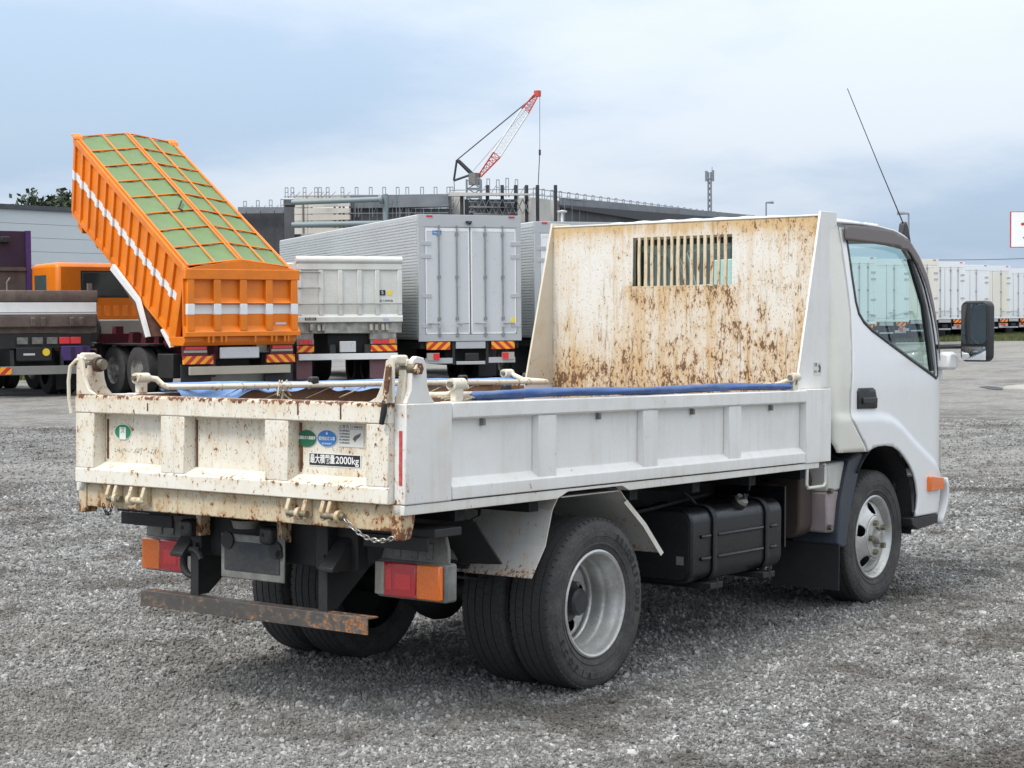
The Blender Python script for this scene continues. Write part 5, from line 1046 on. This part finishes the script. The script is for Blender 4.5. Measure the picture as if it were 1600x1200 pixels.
for k, y in enumerate((-.78, -.55, -.30, .0, .3)): MB().box(.0, .05, y-.12, y+.10, 1.06, 1.20).build('rear_lamp', M['galv'] if k > 1 else M['reddk'], gd, bevel=.01)
MB().box(.0, .06, -h+.14, -h+.75, .72, 1.02).build('chassis_box', M['purple2'], gd, bevel=.02)
for k in (.28, .52): MB().box(-.012, .0, -h+k-.05, -h+k+.03, .75, 1.0).build('box_rib', M['purple'], gd)
pl_ = MB().box(.0, .04, -.30, .42, .72, 1.0).build('spare_cover', M['black'], gd, bevel=.02); disc('round_sticker', M['yellow'], pl_, -.18, .90, .075, x=-.001); MB().box(-.006, .0, .05, .28, .84, .88).build('cover_label', M['alud'], pl_)
for y in (-.62+.12, .5): MB().prism([(-.02, .62), (.02, .95), (.08, .95), (.06, .62)], 'y', y-.03, y+.03).build('bar_stay', M['black'], gd)
MB().box(-.06, .02, -h, h, .455, .625).build('underrun_bar', M['greybar'], gd, bevel=.006)
for y0, y1 in ((-h+.0, -h+.40), (h-.7, h-.35)): MB().box(-.066, -.061, y0, y1, .47, .61).build('chevron_plate', M['hazR'] if y0 < 0 else M['hazL'], gd)
for s in (-1, 1):
    for xx in (1.5, 5.6): wheel(gd, xx, s*(h-.18), .46, .46, .26, s); wheel(gd, xx, s*(h-.5), .46, .46, .26, s)
    MB().box(.75, .77, *sorted((s*(h-.62), s*(h-.12))), .12, .62).build('mud_flap', M['flap'], gd)

# ------------------------------------------------------------------ BACKGROUND BUILDINGS
M['wall'] = pm('grey_metal_panel', (.50, .54, .565), .5, var=.06, scale=.3); M['roofedge'] = pm('dark_roof_edge', (.06, .07, .08), .6)
a = bg(-60, 66); bq = bg(262, 74); wv_ = (bq-a).normalized(); wn = Vector((-wv_.y, wv_.x, 0))
wh = empty('warehouse', a, math.atan2(wv_.y, wv_.x)); tag(wh, 'low grey metal warehouse behind the orange dump truck', 'building'); WL = (bq-a).length; WH = bgz(0, 325, 67)
NP = 11
for k in range(NP): MB().box(0, WL, .02, 14, k*WH/NP+.006, (k+1)*WH/NP-.006).build('wall_panel', M['wall'], wh)
MB().box(.0, WL-.02, .06, 13.95, .01, WH-.02).build('wall_core', M['roofedge'], wh); MB().box(-.2, WL+.15, -.10, 14.2, WH, WH+.18).build('roof', M['roofedge'], wh)
MB().box(8.2, 8.5, -.25, .0, 3.0, 3.3).build('wall_lamp', M['black'], wh)
# construction site: building core, scaffolds, mesh, pipes
M['mesh'] = pm('dark_debris_mesh', (.085, .087, .094), .9, var=.35, scale=.25, dirt=(.05, .05, .055), dirt_amt=.6, bump=.3); M['meshl'] = pm('grey_debris_mesh', (.20, .215, .235), .9, var=.25, scale=.4); M['conc'] = pm('pale_concrete', (.50, .485, .45), .8, var=.15, scale=.2)
M['pole'] = pm('galvanised_pole', (.24, .26, .28), .5, .3); M['poled'] = pm('dark_pole', (.03, .032, .038), .6); M['alc'] = pm('cream_panel', (.56, .53, .47), .7, var=.08, scale=.2); M['bigpipe'] = pm('grey_green_steel_pipe', (.20, .25, .26), .5, .1, var=.12, scale=.3)
DC = 200.
def wall_strip(name, px0, D0, px1, D1, ytop0, ybot, mat, parent, thick=2., ytop1=None):
    p, q_ = bg(px0, D0), bg(px1, D1); n = Vector((-(q_-p).y, (q_-p).x, 0)).normalized()
    if n.dot(FWD) < 0: n = -n
    z0, z1 = bgz(px0, ytop0, D0), bgz(px1, ytop1 if ytop1 is not None else ytop0, D1); zb0 = max(-.5, bgz(px0, ybot, D0)) if ybot < 480 else -.5
    vs = [(*p.xy, zb0), (*q_.xy, zb0), (*q_.xy, z1), (*p.xy, z0)]
    return MB().plate(vs, n*thick).build(name, mat, parent)
cs = empty('building_under_construction', bg(745, DC)); tag(cs, 'large unfinished building wrapped in dark mesh and scaffolding', 'building')
csl = cs.location.copy()
def tocs(o): o.location = -csl; return o
for args in (('mesh_wall', 375, 214, 447, 214, 333, 500, M['mesh']), ('mesh_wall', 447, 206, 463, 205, 312, 500, M['mesh']), ('wall_core', 463, 206, 548, 204, 330, 500, M['conc']), ('mesh_wall', 548, 203, 703, 201, 326, 500, M['mesh']), ('parapet_mesh', 548, 202.5, 703, 200.5, 305, 326, M['meshl']),
             ('end_wall', 703, 203, 728, 203, 306, 500, M['conc']), ('dark_bay', 728, 204, 832, 214, 312, 500, M['poled'])): tocs(wall_strip(*args, parent=cs))
for px0, px1 in ((832, 862), (868, 900), (903, 905)): tocs(wall_strip('concrete_bay', px0, 202+(px0-832)*.25, px1, 202+(px1-832)*.25, 309+(px0-832)*.12, 500, M['conc'], cs, ytop1=309+(px1-832)*.12))
tocs(wall_strip('long_mesh_wall', 880, 213, 1180, 296, 322, 500, M['mesh'], cs, ytop1=345)); tocs(wall_strip('parapet_mesh', 880, 212, 1180, 295, 309, 323, M['meshl'], cs, ytop1=337, thick=.3))
tocs(wall_strip('parapet_mesh', 375, 213, 447, 213, 324, 334, M['meshl'], cs, thick=.3)); tocs(wall_strip('parapet_slab', 703, 200, 832, 199, 301, 307, M['conc'], cs, ytop1=303, thick=1.))
# cream cladding panels with dark joints and braces
for k in range(6):
    y0 = 305+k*10.3; tocs(wall_strip('cladding_panel', 463, 203.6, 549, 201.6, y0, y0+9.7, M['alc'], cs, thick=.4))
for px in (475, 482, 488, 524, 532, 538): tocs(wall_strip('cladding_post', px, 203.2, px+1.6, 203.1, 306 if px in (482, 532) else 320, 365, M['galv'], cs, thick=.2))
def bar(name, p, q_, r, mat, parent, n=6): o = MB().cyl(p, q_, r, n=n).build(name, mat, parent); return tocs(o)
def W3(px, py, D): v = bg(px, D); v.z = bgz(px, py, D); return v
bar('steel_pipe', W3(459, 317, 200), W3(598, 312, 199), .30, M['bigpipe'], cs, 12); bar('steel_pipe', W3(459, 352, 200), W3(600, 349, 199), .30, M['bigpipe'], cs, 12); bar('pipe_post', W3(605, 304, 199.5), W3(605, 480, 199.5), .32, M['bigpipe'], cs, 12); bar('pipe_flange', W3(595, 313, 199), W3(600, 312, 199), .48, M['bigpipe'], cs, 12); bar('pipe_beam', W3(449, 321, 200), W3(464, 321, 200), .25, M['poled'], cs)
# scaffold frames along the parapet
def sframe(px, D, ytop, ybot, wpx, mat, brace=True):
    b = MB(); k = D/FPX
    A0, A1, B0, B1 = W3(px, ybot, D), W3(px, ytop, D), W3(px+wpx, ybot, D), W3(px+wpx, ytop, D)
    for p, q_ in ((A0, A1), (B0, B1), (A1, B1)): b.cyl(p, q_, .055, n=4)
    m_ = .55; b.cyl(A0.lerp(A1, m_), B0.lerp(B1, m_), .04, n=4)
    if brace: b.cyl(B0, B0+(B1-B0)*.6+RGT*(10*k), .035, n=4)
    tocs(b.build('scaffold_frame', mat, cs))
for px in (449, 458, 477, 495, 501, 513, 536, 558, 580, 601, 622, 637, 660, 681, 701, 706): sframe(px, 201.5, 294+(px-449)*-.004, 340 if px > 548 else 310, 4.5, M['pole'])
for px in (384, 404, 424, 442): sframe(px, 211, 315-(px-384)*.05, 332, 4.5, M['pole'])
for px in (388, 410, 432, 446): bar('scaffold_pole', W3(px, 330, 211), W3(px, 420, 211), .06, M['poled'], cs, 4)
px = 748.
while px < 1150:
    t = (px-748)/400; D = 200+t*92; w_ = 8*(1-.45*t); sframe(px, D, 283+t*52 if px > 808 else 280+rng.uniform(-1, 2), 305+t*36, w_*.55, M['pole'], True); px += w_*1.9
rails = MB()
for yy in (0, 9): rails.cyl(W3(705, 298+yy, 200), W3(840, 296+yy, 203), .05, n=4); rails.cyl(W3(840, 296+yy, 203), W3(1150, 337+yy*.6, 292), .05, n=4)
rails.cyl(W3(447, 308, 201), W3(705, 304, 200), .05, n=4); tocs(rails.build('guard_rail', M['pole'], cs))
for px in (724, 764, 787, 808, 825, 842, 870): bar('dark_column', W3(px, 290 if px != 724 else 303, 200.5), W3(px, 400, 200.5), .22, M['poled'], cs, 6)
br = MB()
for k in range(9):
    x0 = 735+k*10.5; br.cyl(W3(x0, 312, 200.2), W3(x0+10, 335, 200.2), .07, n=4); br.cyl(W3(x0+10, 312, 200.2), W3(x0, 335, 200.2), .07, n=4)
for yy in (316, 324, 332): br.cyl(W3(735, yy, 200), W3(808, yy+2, 201), .09, n=4)
tocs(br.build('scaffold_bracing', M['pole'], cs))
for y0 in (322, 333): tocs(wall_strip('scaffold_deck', 742, 199.6, 808, 199.8, y0, y0+3, M['galv'], cs, thick=.8, ytop1=y0+3))
pj = MB()
for px in range(556, 700, 12): pj.cyl(W3(px, 326, 200.8), W3(px, 470, 200.8), .035, n=4)
for yy in (334, 346, 358): pj.cyl(W3(549, yy, 200.8), W3(703, yy-1, 199.9), .035, n=4)
for k in range(26): t = k/25; px = 884+t*290; D = 211+t*82; pj.cyl(W3(px, 311+t*27, D), W3(px, 470, D), .05, n=4)
tocs(pj.build('mesh_seams', M['pole'], cs)); wv2 = tocs(wall_strip('ledge', 880, 211.5, 1180, 294.5, 321, 324.5, M['poled'], cs, ytop1=344.5, thick=.3))
# crane
M['cred'] = pm('crane_red', (.55, .07, .045), .5, var=.15, scale=.5); M['cwht'] = pm('crane_white', (.74, .76, .76), .5, var=.08)
DK = 208.
cr = empty('crane', bg(740, DK)); tag(cr, 'red and white lattice crane standing behind the unfinished building', 'crane'); crl = cr.location.copy()
def tcr(b, name, mat): o = b.build(name, mat, cr); o.location = -crl; return o
def lattice(px0, py0, px1, py1, w0, w1, nseg, mat, name, rr=.065):
    A, B = W3(px0, py0, DK), W3(px1, py1, DK); ax = (B-A).normalized(); sd = ax.cross(FWD).normalized(); dp = ax.cross(sd); b = MB()
    def c(t, i): w_ = (w0+(w1-w0)*t)/2; return A.lerp(B, t)+sd*w_*(1 if i in (0, 1) else -1)+dp*w_*(1 if i in (0, 3) else -1)
    for i in range(4): b.cyl(c(0, i), c(1, i), rr, n=4)
    for k in range(nseg):
        t0, t1 = k/nseg, (k+1)/nseg
        for i in range(4):
            j = (i+1) % 4; b.cyl(c(t0, i), c(t1, j), rr*.55, n=3); b.cyl(c(t1, i), c(t1, j), rr*.5, n=3)
    return tcr(b, name, mat)
lattice(752, 276, 779, 243, .35, .95, 6, M['cred'], 'boom_foot'); lattice(779, 243, 823, 176, .95, .95, 12, M['cwht'], 'boom_middle'); lattice(823, 176, 840, 152, .95, .5, 5, M['cred'], 'boom_tip')
b = MB(); hd = W3(843, 147, DK); b.box(hd.x-.3, hd.x+.3, hd.y-.3, hd.y+.3, hd.z-.45, hd.z+.25); tcr(b, 'boom_head', M['cred'])
b = MB(); b.cyl(W3(742, 276, DK), W3(717, 251, DK), .20, n=6); b.cyl(W3(744, 274, DK), W3(720, 251, DK), .12, n=6); tcr(b, 'gantry_mast', M['poled'])
b = MB(); b.cyl(W3(717, 251, DK), W3(712, 283, DK), .14, n=5); b.cyl(W3(712, 283, DK), W3(738, 274, DK), .14, n=5); tcr(b, 'gantry_stay', M['poled'])
b = MB(); b.cyl(W3(717, 251, DK), W3(841, 150, DK), .07, n=4); tcr(b, 'pendant_cable', M['poled']); b = MB(); b.cyl(W3(742, 268, DK), W3(832, 165, DK), .03, n=4); tcr(b, 'hoist_cable', M['pole'])
b = MB(); b.cyl(W3(846.5, 150, DK), W3(846, 238, DK), .035, n=4); b.cyl(W3(846, 238, DK), W3(843, 292, DK), .06, n=4); tcr(b, 'load_cable', M['poled'])
b = MB(); q_ = W3(846, 239, DK); b.box(q_.x-.09, q_.x+.09, q_.y-.09, q_.y+.09, q_.z-.35, q_.z+.3); tcr(b, 'hook_block', M['poled'])
b = MB(); q_ = W3(744, 278, DK); b.box(q_.x-.5, q_.x+.5, q_.y-.5, q_.y+.5, q_.z-.9, q_.z+.5); tcr(b, 'crane_house', M['galv']); b = MB(); b.cyl(W3(712, 283, DK), W3(713, 300, DK), .05, n=4); tcr(b, 'tail_line', M['poled'])
lattice(743, 282, 743, 470, 1.7, 1.7, 14, M['pole'], 'crane_mast', .12)
# antenna mast
DA = 320.; am = empty('antenna_mast', bg(1110, DA)); tag(am, 'lattice telecom mast with antennas on the skyline', 'mast'); crl = am.location.copy()
def W3a(px, py): return W3(px, py, DA)
b = MB()
for dx in (-2.6, 2.6): b.cyl(W3a(1110+dx*1.1, 470), W3a(1110+dx*.8, 280), .18, n=5)
for k in range(14):
    y0 = 282+k*9; b.cyl(W3a(1107.6, y0), W3a(1112.5, y0+9), .09, n=4); b.cyl(W3a(1112.5, y0), W3a(1107.6, y0+9), .09, n=4)
o = b.build('mast_lattice', M['pole'], am); o.location = -crl
for dx, y0, y1 in ((-5, 268, 284), (-2.5, 270, 282), (2.5, 270, 280), (5.2, 267, 284)):
    o = MB().cyl(W3a(1110+dx, y0), W3a(1110+dx, y1), .28, n=6).build('antenna_panel', M['pole'], am); o.location = -crl
o = MB().cyl(W3a(1114, 262), W3a(1114, 272), .07, n=4).build('lightning_rod', M['pole'], am); o.location = -crl; o = MB().cyl(W3a(1104, 282), W3a(1116, 280), .15, n=4).build('antenna_platform', M['pole'], am); o.location = -crl
# lamp posts
def lamp(px, D, ytop, label, arm, side=1):
    p = bg(px, D); p.z = gh(p.x, p.y); o = empty('street_lamp', p); z = bgz(px, ytop, D)-p.z
    MB().cyl((0, 0, 0), (0, 0, z), .07, .05, 8).build('lamp_post', M['pole'], o); e = RGT*arm*side
    MB().tube([(0, 0, z), (e.x, e.y, z+.02)], [.06, .12], 6).build('lamp_head', M['pole'], o); tag(o, label, 'lamp post')
lamp(1198, 120, 317, 'thin lamp post above the cab roof near the skyline', .5); lamp(1420, 95, 334, 'lamp post behind the antenna, right of the cab roof', .6, -1)
p = bg(880, 60); o = empty('floodlight_post', p); z = bgz(880, 331, 60); MB().cyl((0, 0, 0), (0, 0, z), .05, n=8).build('lamp_post', M['stripe'], o); MB().lathe([(0, -.04), (.16, -.03), (.18, .02), (0, .05)], (0, 0, 0), 16).build('lamp_head', M['stripe'], o).matrix_local = Matrix.Translation((0, 0, z))@Matrix.Rotation(R(90), 4, 'X'); tag(o, 'white lamp post with a flat head in front of the mesh wall', 'lamp post')
# sign board at the right
DS = 100.; sg = empty('sign_board', bg(1640, DS)); e = sg.location; e.z = gh(e.x, e.y); sg.rotation_euler = (0, 0, math.atan2(RGT.y, RGT.x)); tag(sg, 'white sign board with red border and red lettering at right edge', 'sign')
z0, z1 = bgz(1590, 387, DS)-e.z, bgz(1590, 331, DS)-e.z; wS = 61/FPX*DS
MB().box(-wS, wS, 0, .15, z0, z1).build('sign_frame', pm('sign_red', (.50, .05, .07), .5), sg); bd = MB().box(-wS+.04, wS-.04, -.012, .0, z0+.04, z1-.04).build('sign_face', M['wht'], sg)
text('sign_letters', 'T', pm('sign_letter_red', (.55, .03, .04), .5), bd, (-1.02, -.02, z0+.98), (1, 0, 0), BZ, 1.0, 1.2, bold=.03); MB().box(-1.52, -.6, -.02, -.0125, z0+.52, z0+.60).build('sign_rule', M['galv'], bd)
for x in (-1.0, 1.0): MB().cyl((x, .08, 0), (x, .08, z0), .09, n=8).build('sign_post', M['pole'], sg)
# overhead wire with its two poles outside the view
a, q_ = W3(1300, 402, 130), W3(1760, 395, 130); wr = MB().tube([a.lerp(q_, t)+Vector((0, 0, -1.0*4*t*(1-t)*.35)) for t in [k/16 for k in range(17)]], .022, 5).build('overhead_wire', M['poled']); tag(wr, 'thin overhead wire crossing the sky above the far trucks', 'wire')
# tree behind the warehouse
M['leaf'] = pm('dark_leaves', (.035, .055, .022), .7, var=.5, scale=1.2); M['bark'] = pm('bark', (.09, .07, .05), .9)
def tree(px, D, ytop, rad, label):
    base = bg(px, D); o = empty('tree', base); H = bgz(px, ytop, D); b = MB(); b.tube([(0, 0, 0), (.1, 0, H*.4), (0, .1, H*.75)], [.28, .2, .1], 8)
    for k in range(7): a = k*.9; b.tube([(0, 0, H*(.4+.04*k)), (rad*.6*math.cos(a), rad*.6*math.sin(a), H*(.62+.04*k))], [.09, .03], 5)
    b.build('trunk', M['bark'], o); c = MB(); rr = random.Random(px)
    cl_ = [(rad*rr.uniform(-.8, .8), rad*rr.uniform(-.6, .6), H*.72+rr.uniform(-.9, .95)*H*.24, rr.uniform(.5, 1.0)) for _ in range(60)]
    for cx, cy, cz, r in cl_:
        for _ in range(130):
            v = Vector((rr.gauss(0, 1), rr.gauss(0, 1), rr.gauss(0, .7)))*r*.5; p = Vector((cx, cy, cz))+v; s_ = rr.uniform(.12, .28)
            e1 = Vector((rr.gauss(0, 1), rr.gauss(0, 1), rr.gauss(0, 1))).normalized()*s_; e2 = Vector((rr.gauss(0, 1), rr.gauss(0, 1), rr.gauss(0, 1))).normalized()*s_*.6
            c.add([p-e1, p+e2, p+e1, p-e2], [(0, 1, 2, 3)])
    me = bpy.data.meshes.new('crown'); me.from_pydata(c.v, [], c.f); me.materials.append(M['leaf']); k = bpy.data.objects.new('crown', me); COL.objects.link(k); k.parent = o; tag(o, label, 'tree')
tree(104, 100, 301, 3.0, 'dark green tree showing above the warehouse roof'); 
# strips of grass and the pale concrete apron
def grass(name, label, px0, px1, D0, D1, n, hgt, col, seed):
    rr = random.Random(seed); b = MB()
    for _ in range(n):
        D = rr.uniform(D0, D1); px = rr.uniform(px0, px1); p = bg(px, D); p.z = gh(p.x, p.y); a = rr.uniform(0, 6.28); w_ = rr.uniform(.01, .03); hh = hgt*rr.uniform(.5, 1.2)
        e = Vector((math.cos(a), math.sin(a), 0))*w_; l = Vector((rr.gauss(0, .06), rr.gauss(0, .06), hh)); b.add([p-e, p+e, p+l], [(0, 1, 2)])
    me = bpy.data.meshes.new(name); me.from_pydata(b.v, [], b.f); me.materials.append(pm(name+'_blades', col, .8, var=.5, scale=.8)); o = bpy.data.objects.new(name, me); COL.objects.link(o); tag(o, label, None, kind='stuff')
grass('grass', 'yellow-green grass beyond the brown dump truck', -80, 160, 46, 64, 26000, .45, (.17, .19, .04), 1); grass('grass', 'low grass under the far row of box trucks', 1400, 1680, 78, 104, 26000, .22, (.11, .13, .04), 2)
# small things on the ground
def pebble(px, py, size, col):
    k = (py-hor(px))/FPX; D = CAM.z/k; p = bg(px, D); rr = random.Random(px); b = MB()
    bm = bmesh.new(); bmesh.ops.create_icosphere(bm, subdivisions=2, radius=1)
    ph = [rr.uniform(0, 6) for _ in range(3)]
    for v in bm.verts: c = v.co; f = 1+.22*math.sin(c.x*3+ph[0])+.18*math.sin(c.y*4+ph[1]+c.z*2); v.co = Vector((c.x*1.25*f, c.y*.9*f, c.z*.6*f))*size
    me = bpy.data.meshes.new('stone'); bm.to_mesh(me); bm.free(); me.materials.append(col); o = bpy.data.objects.new('stone', me); COL.objects.link(o); p.z = size*.25; o.location = p; o.rotation_euler = (0, 0, rr.uniform(0, 6)); return o
stl = pm('pale_stone', (.34, .32, .28), .85, var=.3, scale=60); std = pm('dark_stone', (.07, .06, .05), .9, var=.4, scale=60)
tag(pebble(376, 1106, .020, stl), 'pale stone lying on the gravel below the underrun bar', 'stone', 'stones on the gravel'); tag(pebble(357, 1108, .017, std), 'dark clod beside the pale stone on the gravel', 'stone', 'stones on the gravel')
tag(pebble(1243, 931, .030, pm('grey_stone', (.13, .125, .12), .85, var=.3, scale=60)), 'grey stone in the shade beside the front mud flap', 'stone', 'stones on the gravel')
def slab(name, label, outline, t, mat, cat):
    pts = []
    for px, py in outline: D = (CAM.z-.1)/((py-hor(px))/FPX); p = bg(px, D); pts.append((p.x, p.y, gh(p.x, p.y)-.02))
    o = MB().plate(pts, (0, 0, t+.02)).build(name, mat, None, bevel=.006); tag(o, label, cat)
slab('concrete_slab', 'pale flat concrete slab on the ground below the door mirror', [(1566, 600.5), (1600, 601.5), (1700, 600), (1700, 595), (1640, 594), (1590, 595.5), (1572, 597)], .015, pm('dusty_concrete', (.36, .345, .31), .9, var=.3, scale=2), 'slab')
slab('rubber_mat', 'dark flat mat on the gravel beside the concrete slab', [(1530, 598), (1545, 600.5), (1556, 602), (1566, 602), (1570, 600), (1558, 598), (1542, 597)], .012, M['flap'], 'mat')
b = MB(); pts = [bg(1400, 76), bg(1700, 82), bg(1700, 86), bg(1400, 80)]; o = b.plate([(p.x, p.y, gh(p.x, p.y)-.05) for p in pts], (0, 0, .075)).build('concrete_apron', M['conc']); tag(o, 'pale concrete strip in front of the far trucks', None, kind='structure')
